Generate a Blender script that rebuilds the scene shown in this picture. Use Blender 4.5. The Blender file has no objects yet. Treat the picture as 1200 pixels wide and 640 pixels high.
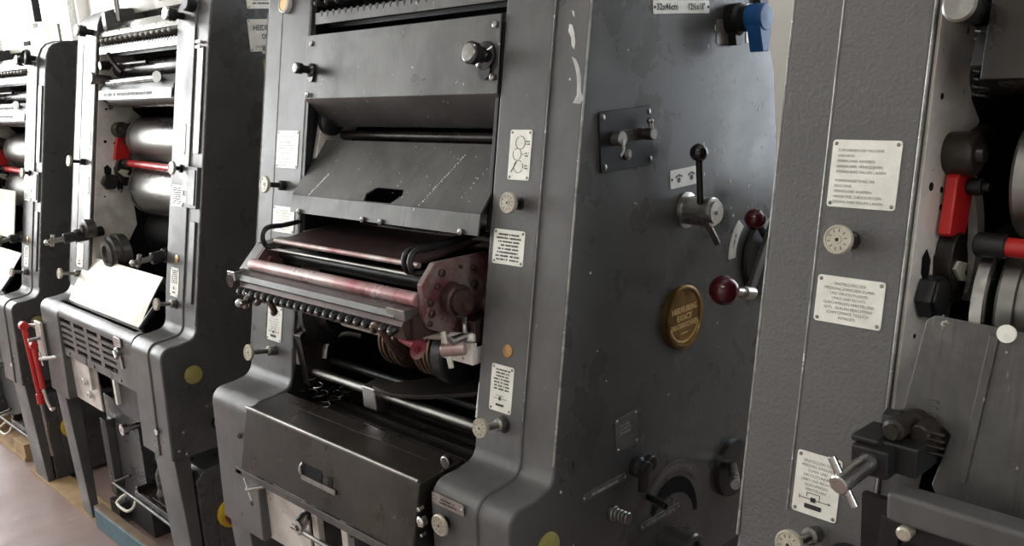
import bpy, bmesh, math, random
from mathutils import Vector as V, Matrix
C = bpy.context.scene.collection
PI = math.pi
LEAN = 0.1946                                   # the columns lean back about eleven degrees
FLOOR = -0.84
# ------------------------------------------------------------------ materials
def new_mat(name):
    m = bpy.data.materials.new(name); m.use_nodes = True
    nt = m.node_tree; b = nt.nodes['Principled BSDF']
    return m, nt, b
def ramp(nt, fac, stops):
    r = nt.nodes.new('ShaderNodeValToRGB'); nt.links.new(fac, r.inputs[0])
    el = r.color_ramp.elements
    while len(el) < len(stops): el.new(0.5)
    for e, (p, c) in zip(el, stops):
        e.position = p; e.color = (c[0], c[1], c[2], 1) if hasattr(c, '__len__') else (c, c, c, 1)
    return r.outputs[0]
def noise(nt, scale, detail=4, rough=.55, vec=None, dist=0):
    n = nt.nodes.new('ShaderNodeTexNoise'); n.inputs['Scale'].default_value = scale
    n.inputs['Detail'].default_value = detail; n.inputs['Roughness'].default_value = rough
    n.inputs['Distortion'].default_value = dist
    if vec: nt.links.new(vec, n.inputs['Vector'])
    return n.outputs[0]
def coords(nt, scale=(1, 1, 1), rot=(0, 0, 0)):
    t = nt.nodes.new('ShaderNodeTexCoord'); mp = nt.nodes.new('ShaderNodeMapping')
    mp.inputs['Scale'].default_value = scale; mp.inputs['Rotation'].default_value = rot
    nt.links.new(t.outputs['Object'], mp.inputs['Vector']); return mp.outputs[0]
def mix(nt, fac, a, b):
    m = nt.nodes.new('ShaderNodeMix'); m.data_type = 'RGBA'
    if hasattr(fac, 'links'): nt.links.new(fac, m.inputs[0])
    else: m.inputs[0].default_value = fac
    for s, v in ((m.inputs[6], a), (m.inputs[7], b)):
        if hasattr(v, 'links'): nt.links.new(v, s)
        else: s.default_value = (v[0], v[1], v[2], 1)
    return m.outputs[2]
def bump(nt, b, h, strength=.2, dist=.002):
    n = nt.nodes.new('ShaderNodeBump'); n.inputs['Strength'].default_value = strength
    n.inputs['Distance'].default_value = dist
    nt.links.new(h, n.inputs['Height']); nt.links.new(n.outputs[0], b.inputs['Normal'])
def worn(name, base, dark, speck, rough=.42, metal=0., speck_at=.70, patch=4., bump_s=.15, bump_sc=260., streak=None, spec=.5, rvar=.12, grime=False):
    """enamel or metal with soft colour patches, fine grain and small chips"""
    m, nt, b = new_mat(name); v = coords(nt)
    c = mix(nt, ramp(nt, noise(nt, patch, 6, .6, v, .4), [(.36, 0), (.68, 1)]), base, dark)
    if streak:
        sv = coords(nt, streak)
        c = mix(nt, ramp(nt, noise(nt, 9, 5, .6, sv), [(.52, 0), (.80, .8)]), c, dark)
    if grime:                                   # smudges and fine brushed scratches
        c = mix(nt, ramp(nt, noise(nt, 11, 7, .72, v, .8), [(.46, 0), (.90, .7)]), c, tuple(x * .55 for x in dark))
        c = mix(nt, ramp(nt, noise(nt, 26, 3, .6, coords(nt, (5, 5, .35), (.25, .1, .3))), [(.70, 0), (.74, .35)]), c, tuple(min(1, x * 2.4) for x in base))
    if speck is not None:
        c = mix(nt, ramp(nt, noise(nt, 42, 3, .7, v), [(speck_at, 0), (speck_at + .03, 1)]), c, speck)
    nt.links.new(c, b.inputs['Base Color'])
    rr = ramp(nt, noise(nt, 7, 5, .6, v), [(.3, max(.03, rough - rvar)), (.7, rough + rvar)])
    nt.links.new(rr, b.inputs['Roughness'])
    b.inputs['Metallic'].default_value = metal
    b.inputs['Specular IOR Level'].default_value = spec
    if bump_s: bump(nt, b, noise(nt, bump_sc, 2, .5, v), bump_s, .0012)
    return m
def plain(name, col, rough=.5, metal=0., spec=.5):
    m, nt, b = new_mat(name)
    v = coords(nt)
    c = mix(nt, ramp(nt, noise(nt, 60, 3, .5, v), [(.35, 0), (.7, 1)]), col, tuple(x * .78 for x in col))
    nt.links.new(c, b.inputs['Base Color'])
    b.inputs['Roughness'].default_value = rough; b.inputs['Metallic'].default_value = metal
    b.inputs['Specular IOR Level'].default_value = spec
    return m
M = {}
M['paint'] = worn('grey_enamel', (.108, .107, .103), (.068, .068, .066), (.22, .22, .21), .37, 0, .72, 3.5, .16, 300, streak=(6, 6, .8), grime=True)
M['paint_hammer'] = worn('hammered_grey_enamel', (.106, .104, .101), (.093, .092, .090), (.25, .25, .24), .40, 0, .76, 3, .9, 190)
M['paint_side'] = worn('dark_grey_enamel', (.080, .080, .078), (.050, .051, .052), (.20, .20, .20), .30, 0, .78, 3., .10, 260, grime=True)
M['guard'] = worn('worn_grey_sheet_metal', (.120, .118, .111), (.052, .051, .048), (.36, .36, .34), .36, .5, .70, 5, .10, 200, streak=(22, 1.2, 1.2), grime=True)
M['oily'] = worn('oily_dark_sheet', (.046, .039, .031), (.014, .012, .010), (.17, .16, .14), .32, .4, .70, 6, .10, 200, streak=(10, 2, 1), grime=True)
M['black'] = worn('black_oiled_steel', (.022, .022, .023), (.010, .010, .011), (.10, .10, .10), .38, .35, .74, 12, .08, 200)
M['void'] = plain('unlit_depth', (.006, .006, .007), .75, 0, .2)  # near-black stands in for the shade inside holes, slots and the press interior
M['steel'] = worn('bright_machined_steel', (.56, .55, .53), (.36, .35, .33), (.12, .11, .10), .27, 1., .74, 8, .03, 300)
M['steel_dull'] = worn('dull_machined_steel', (.34, .33, .31), (.18, .175, .16), (.06, .055, .05), .36, 1., .72, 9, .04, 300)
M['cylinder'] = worn('ground_steel_cylinder', (.30, .29, .275), (.23, .225, .21), None, .34, .9, .8, 2, .0)
M['cast'] = worn('mottled_cast_steel_plate', (.76, .72, .67), (.46, .425, .39), (.08, .07, .06), .38, .1, .68, 9, .12, 120, grime=True)
M['chrome'] = plain('chrome', (.75, .75, .74), .16, 1.)
M['dial'] = worn('cream_engraved_dial', (.50, .47, .38), (.33, .30, .24), (.06, .06, .05), .35, .3, .70, 30, .02)
M['plate'] = worn('engraved_label_plate', (.84, .83, .77), (.68, .67, .60), (.05, .05, .05), .40, .1, .735, 30, .02)
M['plate_dim'] = worn('tarnished_label_plate', (.33, .30, .27), (.20, .18, .16), (.05, .05, .05), .40, .4, .70, 30, .02)
M['plate_dark'] = worn('dark_label_plate', (.14, .14, .135), (.09, .09, .09), (.25, .25, .25), .35, .3, .74, 30, .02)
M['ink'] = plain('engraved_black', (.015, .015, .016), .5)
M['faint'] = plain('engraved_grey', (.34, .34, .32), .5)
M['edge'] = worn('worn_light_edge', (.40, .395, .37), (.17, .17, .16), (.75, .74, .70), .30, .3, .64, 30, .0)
M['steelblue'] = plain('engraved_slate', (.06, .08, .10), .5)
M['brass'] = worn('aged_bronze_medal', (.27, .165, .05), (.12, .072, .025), None, .33, .85, .8, 20, .0)
M['brass_hi'] = plain('bronze_lettering', (.78, .56, .27), .30, .8)
M['yellow'] = worn('yellowed_plastic_cap', (.36, .32, .10), (.25, .22, .07), None, .4, 0, .8, 20, .0)
M['copper'] = plain('copper_cap', (.48, .27, .11), .35, .6)
M['blue'] = plain('blue_plastic', (.012, .105, .33), .38)
M['redball'] = plain('dark_red_bakelite', (.085, .006, .012), .12, 0, .7)
M['red'] = worn('red_enamel', (.52, .020, .018), (.42, .012, .012), (.03, .01, .01), .35, 0, .70, 14, .05)
M['redink'] = worn('red_ink_splattered_steel', (.20, .165, .15), (.115, .010, .018), (.36, .32, .29), .36, .25, .66, 19, .15, 120)
M['redsteel'] = worn('red_inked_steel_bar', (.50, .44, .42), (.25, .04, .055), (.10, .02, .02), .34, .5, .72, 9, .04)
M['brown'] = worn('rust_brown_steel', (.07, .042, .036), (.035, .022, .020), (.20, .15, .13), .4, .5, .70, 20, .1, 150)
M['ball'] = plain('black_ball_plastic', (.008, .008, .009), .12, 0, .7)
M['sheet'] = worn('stained_cream_metal_sheet', (.60, .585, .50), (.47, .46, .39), (.34, .31, .25), .45, .1, .74, 5, .03)
M['cream'] = worn('speckled_cream_panel', (.46, .44, .37), (.36, .34, .28), (.16, .14, .11), .5, .05, .66, 12, .03)
M['wood'] = worn('raw_pine', (.42, .29, .15), (.28, .18, .09), (.10, .07, .04), .7, 0, .70, 8, .2, 80, streak=(1, 12, 12))
M['wood_dark'] = worn('dirty_pine', (.20, .135, .08), (.12, .08, .05), (.06, .04, .03), .7, 0, .70, 8, .2, 80, streak=(1, 12, 12))
M['wood_blue'] = worn('blue_painted_block', (.085, .16, .19), (.05, .09, .11), (.28, .26, .2), .6, 0, .68, 9, .2, 80)
M['yplastic'] = plain('yellow_plastic', (.60, .40, .02), .4)
M['chip'] = plain('chipped_white_paint', (.66, .66, .64), .6)
M['window_frame'] = plain('white_window_frame', (.78, .78, .76), .4)

M['black_paint'] = plain('black_enamel', (.012, .012, .013), .42, 0, .3)
M['rim'] = worn('brown_oiled_brass', (.16, .10, .06), (.07, .045, .03), None, .36, .7, .8, 14, .05)
def mat_wall(name, a, b_):
    m, nt, b = new_mat(name); v = coords(nt)
    nt.links.new(mix(nt, ramp(nt, noise(nt, 1.5, 6, .6, v), [(.35, 0), (.7, 1)]), a, b_), b.inputs['Base Color'])
    b.inputs['Roughness'].default_value = .85; bump(nt, b, noise(nt, 90, 3, .5, v), .15, .003); return m
M['wall'] = mat_wall('cream_plaster', (.66, .63, .57), (.58, .56, .50))
M['wall_white'] = mat_wall('white_plaster', (.80, .80, .78), (.74, .74, .72))
M['ceiling'] = mat_wall('ceiling_plaster', (.60, .60, .58), (.52, .52, .50))
def mat_floor():
    m, nt, b = new_mat('worn_pinkish_concrete'); v = coords(nt)
    c = mix(nt, ramp(nt, noise(nt, 1.7, 8, .65, v, .5), [(.32, 0), (.70, 1)]), (.33, .235, .215), (.22, .150, .135))
    c = mix(nt, ramp(nt, noise(nt, 9, 6, .7, v), [(.60, 0), (.78, .7)]), c, (.44, .36, .33))
    c = mix(nt, ramp(nt, noise(nt, 3.5, 4, .6, coords(nt, (1, 2.2, 1))), [(.67, 0), (.72, .8)]), c, (.09, .06, .055))
    nt.links.new(c, b.inputs['Base Color'])
    nt.links.new(ramp(nt, noise(nt, 6, 5, .6, v), [(.3, .38), (.7, .62)]), b.inputs['Roughness'])
    bump(nt, b, noise(nt, 55, 5, .6, v), .12, .003); return m
M['floor'] = mat_floor()
def mat_glass():
    m, nt, b = new_mat('window_glass')
    g = nt.nodes.new('ShaderNodeBsdfTransparent'); gl = nt.nodes.new('ShaderNodeBsdfGlossy'); gl.inputs['Roughness'].default_value = .03
    mx = nt.nodes.new('ShaderNodeMixShader'); mx.inputs[0].default_value = .06
    nt.links.new(g.outputs[0], mx.inputs[1]); nt.links.new(gl.outputs[0], mx.inputs[2])
    nt.links.new(mx.outputs[0], nt.nodes['Material Output'].inputs[0]); return m
M['glass'] = mat_glass()

# ------------------------------------------------------------------ frames and mesh building
class F:
    """a local frame: origin o, in-plane axes u and v, outward axis n"""
    def __init__(s, o, u, v, n):
        s.o, s.u, s.v, s.n = V(o), V(u).normalized(), V(v).normalized(), V(n).normalized()
    def p(s, a, b, c=0): return s.o + s.u * a + s.v * b + s.n * c
CN = V((0, -1, LEAN)).normalized(); CT = V((0, LEAN, 1)).normalized()
def colF(x, z, c=0.): return F((x, LEAN * z + c, z), (1, 0, 0), CT, CN)          # on the leaning column face
def frontF(x, y, z): return F((x, y, z), (1, 0, 0), (0, 0, 1), (0, -1, 0))
def sideF(y, z, x=1.0): return F((x, y, z), (0, 1, 0), (0, 0, 1), (1, 0, 0))      # on the right side face
def axF(o, n):
    n = V(n).normalized(); a = V((0, 0, 1)) if abs(n.z) < .9 else V((1, 0, 0))
    u = a.cross(n).normalized(); return F(o, u, n.cross(u), n)
def rrect(w, h, r=.004, seg=3, cx=0, cy=0):
    pts = []
    for (sx, sy, a0) in ((1, 1, 0), (-1, 1, 90), (-1, -1, 180), (1, -1, 270)):
        for k in range(seg + 1):
            a = math.radians(a0 + 90 * k / seg)
            pts.append((cx + sx * (w / 2 - r) + r * math.cos(a), cy + sy * (h / 2 - r) + r * math.sin(a)))
    return pts
def circ(r, seg=24, cx=0, cy=0, a0=0, a1=2 * PI):
    return [(cx + r * math.cos(a0 + (a1 - a0) * k / seg), cy + r * math.sin(a0 + (a1 - a0) * k / seg)) for k in range(seg)]
class MB:
    def __init__(s): s.v = []; s.f = []
    def add(s, vs, fs):
        n = len(s.v); s.v += [V(q) for q in vs]; s.f += [[n + i for i in f] for f in fs]; return s
    def box(s, x0, x1, y0, y1, z0, z1):
        return s.add([(x0, y0, z0), (x1, y0, z0), (x1, y1, z0), (x0, y1, z0), (x0, y0, z1), (x1, y0, z1), (x1, y1, z1), (x0, y1, z1)],
                     [(3, 2, 1, 0), (4, 5, 6, 7), (0, 1, 5, 4), (1, 2, 6, 5), (2, 3, 7, 6), (3, 0, 4, 7)])
    def prism(s, f, poly, d0, d1):
        n = len(poly)
        vs = [f.p(a, b, d0) for a, b in poly] + [f.p(a, b, d1) for a, b in poly]
        return s.add(vs, [list(range(n))[::-1], list(range(n, 2 * n))] + [(i, (i + 1) % n, n + (i + 1) % n, n + i) for i in range(n)])
    def yz(s, poly, x0, x1):
        return s.prism(F((0, 0, 0), (0, 1, 0), (0, 0, 1), (1, 0, 0)), poly, x0, x1)
    def lathe(s, f, prof, seg=28):
        vs = []; fs = []; m = len(prof)
        for k in range(seg):
            a = 2 * PI * k / seg
            for r, d in prof: vs.append(f.p(max(r, 1e-5) * math.cos(a), max(r, 1e-5) * math.sin(a), d))
        for k in range(seg):
            k2 = (k + 1) % seg
            for i in range(m - 1): fs.append((k * m + i, k2 * m + i, k2 * m + i + 1, k * m + i + 1))
        if prof[0][0] > 0: fs.append([k * m for k in range(seg)][::-1])
        if prof[-1][0] > 0: fs.append([k * m + m - 1 for k in range(seg)])
        return s.add(vs, fs)
    def cyl(s, f, r, d0, d1, seg=24, ch=None):
        c = min(r * .15, abs(d1 - d0) * .3) if ch is None else ch
        if d1 < d0: d0, d1 = d1, d0
        return s.lathe(f, [(r - c, d0), (r, d0 + c), (r, d1 - c), (r - c, d1)], seg)
    def rod(s, a, b, r, seg=16):
        a, b = V(a), V(b); return s.cyl(axF(a, b - a), r, 0, (b - a).length, seg)
    def ball(s, c, r, seg=24):
        f = axF(c, (0, 0, 1)); n = 12
        return s.lathe(f, [(r * math.sin(PI * k / n), -r * math.cos(PI * k / n)) for k in range(n + 1)], seg)
    def hexa(s, f, r, d0, d1): return s.prism(f, circ(r, 6), d0, d1)
    def tube(s, pts, r, seg=10, sub=6):
        P = [V(q) for q in pts]; Q = []
        if len(P) > 2 and sub > 1:
            for i in range(len(P) - 1):
                p0 = P[max(i - 1, 0)]; p1 = P[i]; p2 = P[i + 1]; p3 = P[min(i + 2, len(P) - 1)]
                for k in range(sub):
                    t = k / sub
                    Q.append(.5 * ((2 * p1) + (p2 - p0) * t + (2 * p0 - 5 * p1 + 4 * p2 - p3) * t * t + (3 * p1 - p0 - 3 * p2 + p3) * t ** 3))
            Q.append(P[-1])
        else: Q = P
        vs = []; fs = []; n = len(Q); up = None
        for i, q in enumerate(Q):
            d = (Q[min(i + 1, n - 1)] - Q[max(i - 1, 0)]).normalized()
            if up is None: up = V((0, 0, 1)) if abs(d.z) < .9 else V((1, 0, 0))
            a = d.cross(up).normalized(); up = a.cross(d).normalized()
            for k in range(seg): vs.append(q + (a * math.cos(2 * PI * k / seg) + up * math.sin(2 * PI * k / seg)) * r)
        for i in range(n - 1):
            for k in range(seg): fs.append((i * seg + k, i * seg + (k + 1) % seg, (i + 1) * seg + (k + 1) % seg, (i + 1) * seg + k))
        fs.append(list(range(seg))[::-1]); fs.append([(n - 1) * seg + k for k in range(seg)])
        return s.add(vs, fs)
    def path(s, prof, x0, x1, th):
        """folded sheet: polyline (y,z) given thickness, extruded in x"""
        up = []; dn = []
        for i, (y, z) in enumerate(prof):
            a = V(prof[max(i - 1, 0)]); b = V(prof[min(i + 1, len(prof) - 1)]); d = (b - a).normalized(); n = V((-d.y, d.x)) * th / 2
            up.append((y + n.x, z + n.y)); dn.append((y - n.x, z - n.y))
        return s.yz(up + dn[::-1], x0, x1)
    def build(s, name, mat, parent=None, bevel=0, seg=2, off=None, angle=30):
        me = bpy.data.meshes.new(name)
        o0 = off if off is not None else BASE
        me.from_pydata([tuple(q - o0) for q in s.v], [], s.f); me.update()
        bm = bmesh.new(); bm.from_mesh(me); bmesh.ops.recalc_face_normals(bm, faces=bm.faces); bm.to_mesh(me); bm.free()
        me.materials.append(M[mat] if isinstance(mat, str) else mat)
        me.polygons.foreach_set('use_smooth', [True] * len(me.polygons)); me.set_sharp_from_angle(angle=math.radians(angle))
        o = bpy.data.objects.new(name, me); C.objects.link(o)
        if parent: o.parent = parent
        if bevel:
            b = o.modifiers.new('edge', 'BEVEL'); b.width = bevel; b.segments = seg; b.limit_method = 'ANGLE'; b.angle_limit = math.radians(35); b.harden_normals = True
        return o
BASE = V((.5, .3, FLOOR))                  # a press is authored around its own front plane; its Empty stands on the floor
_txt = {}
def text(s, f, size, parent, width=None, mat='ink', name='lettering', lift=.0006, align='CENTER', thick=.0004, bold=None):
    if bold is None: bold = .022 if size > .011 else -.010
    key = (s, bold)
    if key not in _txt:
        cu = bpy.data.curves.new('t', 'FONT'); cu.body = s; cu.align_x = 'CENTER'; cu.align_y = 'CENTER'; cu.size = 1.; cu.resolution_u = 2; cu.offset = bold
        o = bpy.data.objects.new('t', cu); C.objects.link(o); bpy.context.view_layer.update()
        me = bpy.data.meshes.new_from_object(o.evaluated_get(bpy.context.evaluated_depsgraph_get()))
        _txt[key] = ([v.co.copy() for v in me.vertices], [list(p.vertices) for p in me.polygons])
        bpy.data.objects.remove(o); bpy.data.curves.remove(cu); bpy.data.meshes.remove(me)
    vs, fs = _txt[key]
    xs = [v.x for v in vs]; w = max(xs) - min(xs); sx = (width / w) if width else size
    if not width: sx = size
    mb = MB(); mb.add([f.p((v.x - (min(xs) + w / 2)) * sx, v.y * size, lift) for v in vs], fs)
    return mb
def tag(o, label=None, cat=None, group=None, kind=None):
    if label: o['label'] = label
    if cat: o['category'] = cat
    if group: o['group'] = group
    if kind: o['kind'] = kind
    return o
def struct(name, mb, mat, parent=None, bevel=0):
    o = mb.build(name, mat, parent, bevel, off=V((0, 0, 0)))
    if not parent: o['kind'] = 'structure'
    return o

# ------------------------------------------------------------------ small press fittings
def screws(root, f, pts, r=.0028, mat='steel_dull', name='screw'):
    for a, b in pts:
        mb = MB(); g = F(f.p(a, b), f.u, f.v, f.n); mb.lathe(g, [(r, 0), (r, .0006), (r * .7, .0014), (0, .0016)], 12); mb.build(name, mat, root)
def plate(root, f, w, h, lines, mat='plate', th=.0015, r=.004, name='label_plate', scr='steel_dull', smat='ink', align=None, two=False):
    """lines: (text, x, y, width, height) measured from the plate centre"""
    mb = MB(); mb.prism(f, rrect(w, h, r), 0, th); o = mb.build(name, mat, root, .0004, 1)
    g = F(f.p(0, 0, th), f.u, f.v, f.n)
    if lines:
        t = MB()
        for ln in lines:
            s, x, y, wd, ht = ln
            q = text(s, F(g.p(x, y), g.u, g.v, g.n), ht * 1.38, o, wd); t.add(q.v, q.f)
        t.build('lettering', smat, o)
    m = .0048
    pts = [(-w / 2 + m, 0), (w / 2 - m, 0)] if two else [(sx * (w / 2 - m), sy * (h / 2 - m)) for sx in (-1, 1) for sy in (-1, 1)]
    screws(o, g, pts, .0024, scr)
    return o
def scribble(root, f, w, h, rows, seed=0, mat='ink', density=1.):
    """rows of engraved capitals too small to read in the photograph, drawn as broken strokes"""
    rd = random.Random(seed); mb = MB()
    for i in range(rows):
        y = h / 2 - (i + .5) * h / rows; ww = w * rd.uniform(.7, 1.) / 2; x = -ww
        while x < ww:
            a = rd.uniform(.0012, .003); hh = h / rows * .26
            if rd.random() < .86:
                mb.prism(f, [(x, y - hh), (x + a * .75, y - hh), (x + a * .75, y - hh * rd.uniform(-.2, 1)), (x + a * .5, y + hh), (x, y + hh * rd.uniform(0, 1))], .0001, .0004)
            x += a
    return mb.build('lettering', mat, root)
def line(mb, f, x0, y0, x1, y1, w=.0008):
    d = V((x1 - x0, y1 - y0)); n = V((-d.y, d.x)).normalized() * w / 2
    mb.prism(f, [(x0 - n.x, y0 - n.y), (x1 - n.x, y1 - n.y), (x1 + n.x, y1 + n.y), (x0 + n.x, y0 + n.y)], .0001, .0005)
def disc_knob(root, f, length, r=.018, th=.009, shaft='steel_dull', face='dial', sr=.006, collar=True, name='adjusting_knob', rim='dial'):
    mb = MB()
    mb.lathe(f, [(sr, -.002), (sr, length - .001)], 14)
    if collar: mb.lathe(f, [(sr * 1.9, 0), (sr * 1.9, length * .28), (sr * 1.3, length * .34)], 18)
    o = mb.build(name, shaft, root)
    g = F(f.p(0, 0, length), f.u, f.v, f.n)
    m2 = MB(); m2.lathe(g, [(r * .86, 0), (r, .0015), (r, th - .0015), (r * .93, th), (r * .84, th), (r * .82, th - .0012), (r * .3, th - .0012), (r * .28, th), (r * .14, th), (r * .12, th - .003), (0, th - .003)], 36)
    d = m2.build('knob_dial', rim, o)
    m3 = MB(); h = F(g.p(0, 0, th - .0012), g.u, g.v, g.n)
    for k in range(10):
        a = 2 * PI * k / 10 + .2; line(m3, h, r * .5 * math.cos(a), r * .5 * math.sin(a), r * .72 * math.cos(a), r * .72 * math.sin(a), .0008)
    m3.prism(h, circ(r * .13, 12), .0002, .0008)
    m3.build('dial_marking', 'ink', d)
    return o
def t_screw(root, a, b, r, tl, tdir=(0, .35, 1), mat='steel', name='t_handle_screw', body=None):
    """a stub cylinder from a to b with a cross bar through its outer end b"""
    mb = MB(); mb.rod(a, b, r, 22); o = mb.build(name, body or mat, root)
    t = V(tdir).normalized() * tl; c = V(b) + (V(a) - V(b)).normalized() * r * .9
    m2 = MB(); m2.rod(c - t, c + t, r * .42, 14); m2.build('cross_bar', mat, o)
    return o

TXT_A = ['ZUM DREHEN DER MASCHINE', 'VON HAND:', 'SPERRKLINKE ANHEBEN', 'HANDKURBEL HERAUSZIEHEN', 'SPERRKLINKE FALLEN LASSEN', None,
         'VORINGANGSETZUNG DER', 'MASCHINE:', 'SPERRKLINKE ANHEBEN', 'HANDKURBEL ZURUCKDRUCKEN', 'SPERRKLINKE FALLEN LASSEN']
TXT_B = ['EINSTELLUNG DER', 'PRESSUNG ZWISCHEN GUMMI-', 'UND DRUCKZYLINDER:', 'LINKS UND RECHTS', 'GLEICHMASSIG VERSTELLEN!', 'SEITL. SKALEN BEACHTEN!', 'SCHMITZRINGE TAGLICH', 'REINIGEN']
TXT_C = ['EINSTELLUNG DER', 'PRESSUNG ZWISCHEN', 'GUMMI- UND', 'DRUCKZYLINDER:', 'LINKS UND RECHTS', 'GLEICHMASSIG', 'VERSTELLEN!']
def left_lines(w, h):
    out = []; y = h / 2 - .0135; n = {23: 1}
    for s in TXT_A:
        if s is None: y -= .0045; continue
        ht = .0036; wd = len(s) * .00262
        out.append((s, -w / 2 + .0085 + wd / 2, y, wd, ht)); y -= .0067
    return out
def center_lines(T, h, step, cw, top):
    return [(s, 0, h / 2 - top - i * step, len(s) * cw, step * .62) for i, s in enumerate(T)]
def diagram_c(o, f, y):
    d = MB()
    d.prism(f, [(-.006, y - .003), (.001, y - .003), (.001, y + .003), (-.006, y + .003)], .0002, .0006)
    line(d, f, -.022, y + .0002, .022, y + .0002); line(d, f, -.012, y + .008, .006, y + .008); line(d, f, -.012, y + .008, -.012, y + .003)
    line(d, f, .006, y + .008, .006, y + .0002); line(d, f, .018, y + .002, .022, y + .0002); line(d, f, -.022, y - .002, -.022, y + .003)
    d.prism(f, rrect(.024, .006, .001, 1, -.002, y - .0095), .0002, .0006)
    d.build('engraved_diagram', 'ink', o)

# ------------------------------------------------------------------ the body shared by every press
XI = .19; XS = .075
def profile(off=0.):
    """side silhouette in (y,z): base foot, rounded shelf, leaning column, rounded head, sloping back"""
    P = [(-.112 - off, -.338), (-.108 - off, -.20), (-.104 - off, -.052)]
    for k in range(6):                       # rounded shelf nose
        a = PI - (PI / 2) * k / 5; P.append((-.072 + (.032 + off) * math.cos(a), -.046 + (.034 + off) * math.sin(a)))
    P += [(-.045, -.011 + off), (-.026 - off * .5, -.008 + off)]
    for k in range(1, 6):                    # fillet into the column
        a = -PI / 2 + (PI / 2 - .19) * k / 5; P.append((-.026 + .034 * math.cos(a) - off, .028 + .036 * math.sin(a)))
    P += [(LEAN * .10 - off, .10), (LEAN * .84 - off, .84), (.176 - off * .8, .895), (.188, .918 + off * .4), (.205, .933 + off), (.236, .942 + off), (.30, .945 + off)]
    P += [(.57, .945), (.60, .925), (.72, .654), (.73, .52), (.735, .30), (.735, -.338)]
    return P
def offset(P, d):
    out = []
    for i, q in enumerate(P):
        a = V(P[max(i - 1, 0)]); b = V(P[min(i + 1, len(P) - 1)]); t = (b - a).normalized(); out.append((q[0] - t.y * d, q[1] + t.x * d))
    return out
def make_body(root, hammer, strip='strip'):
    pm = 'paint_hammer' if hammer else 'paint'
    for side in (0, 1):
        x0, x1 = (0, XI) if side == 0 else (1 - XI, 1)
        mb = MB(); mb.yz(profile(), x0, x1)
        o = mb.build('side_frame', pm, root, .006, 3)
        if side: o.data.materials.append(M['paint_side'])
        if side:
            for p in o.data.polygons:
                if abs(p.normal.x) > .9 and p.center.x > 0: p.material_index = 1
        xa, xb = (XS, XI + .001) if side == 0 else (1 - XI - .001, 1 - XS)
        mc = MB()
        front = offset([q for q in profile() if q[0] < .31], .0045)
        back = offset([q for q in profile() if q[0] < .31], -.006)[::-1]
        mc.yz(front + back, xa, xb)
        mc.build('column_cover', pm, root, .004, 3)
        # legs
        for yb, nm in ((-.100, 0), (.62, 1)):
            ml = MB(); la, lb = (x0 + (.0 if side == 0 else .03), x0 + (.095 if side == 0 else XI - .02)); zf = BASE.z
            dp = .048 if nm == 0 else .10
            ml.yz([(yb, -.335), (yb + (.022 if nm == 0 else 0), zf), (yb + dp, zf), (yb + dp, -.335)], la, lb)
            ml.build('leg', pm, root, .004)
    for x, xx in ((XI + .0002, XI + .002), (1 - XI - .002, 1 - XI - .0002)):
        ml = MB(); ml.yz([(LEAN * .06 + .012, .06), (LEAN * .84 + .012, .84), (.22, .90), (.56, .90), (.56, -.33), (.0, -.33), (-.06, -.20), (-.03, -.02), (.0, .0)], x, xx); ml.build('dark_lining', 'void', root)  # black sheets added for the darkness between the columns
    # paint worn through to bright metal along the column edges
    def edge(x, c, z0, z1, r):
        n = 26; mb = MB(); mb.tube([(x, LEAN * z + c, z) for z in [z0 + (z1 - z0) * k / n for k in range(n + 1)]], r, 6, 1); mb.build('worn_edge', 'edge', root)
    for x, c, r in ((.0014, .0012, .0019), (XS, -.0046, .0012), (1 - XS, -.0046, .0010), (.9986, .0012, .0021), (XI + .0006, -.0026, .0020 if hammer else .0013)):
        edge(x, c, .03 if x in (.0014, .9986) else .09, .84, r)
    # dark inner back wall, top cover and bed between the side frames
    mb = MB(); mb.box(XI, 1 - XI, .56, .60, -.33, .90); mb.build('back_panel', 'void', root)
    mb = MB(); mb.box(XI, 1 - XI, .34, .60, .90, .942); mb.build('top_cover', pm, root, .004)
    mb = MB(); mb.box(XI, 1 - XI, .02, .56, -.075, -.06); mb.build('bed_plate', 'black', root)
def top_fountain(root, bright=True):
    """ink duct at the head: keyed screws, saw-tooth ratchet, roller and blade"""
    x0, x1 = XI + .012, 1 - XI - .004
    mb = MB(); mb.path([(LEAN * .80 + .004, .797), (LEAN * .83 + .002, .822)], x0, x1, .006)
    mb.path([(.186, .822), (.20, .80)], x0, x1, .004); o = mb.build('duct_rail', 'steel_dull' if bright else 'guard', root, .001)
    mb = MB(); mb.path([(.166, .852), (.176, .868), (.235, .897)], x0, x1, .005)
    for k in range(6): mb.cyl(axF((x0 + .06 + k * .095, .176, .866), (0, -.5, .86)), .004, 0, .004, 12)
    mb.build('duct_cover', 'steel' if bright else 'guard', root, .001)
    mb = MB(); mb.rod((XI, .235, .86), (1 - XI, .235, .86), .03, 24); mb.build('duct_roller', 'steel_dull', root)
    mb = MB(); n = 26
    for k in range(n):
        x = x0 + .025 + k * (x1 - x0 - .05) / (n - 1)
        mb.prism(colF(x, .825, .0), [(-.006, 0), (.006, 0), (0, -.012)], -.006, 0)
    mb.build('ratchet_strip', 'black', root)
    n = 15
    for k in range(n):
        x = x0 + .03 + k * (x1 - x0 - .05) / (n - 1)
        mb = MB(); f = colF(x, .838, -.002)
        mb.cyl(f, .0055, -.02, .012, 10); mb.ball(f.p(0, 0, .014), .0066, 10)
        mb.build('key_screw', 'steel' if bright else 'black', root)
    mb = MB(); mb.box(XI, 1 - XI, .20, .33, .79, .80); mb.build('duct_shelf', 'black', root)
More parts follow.
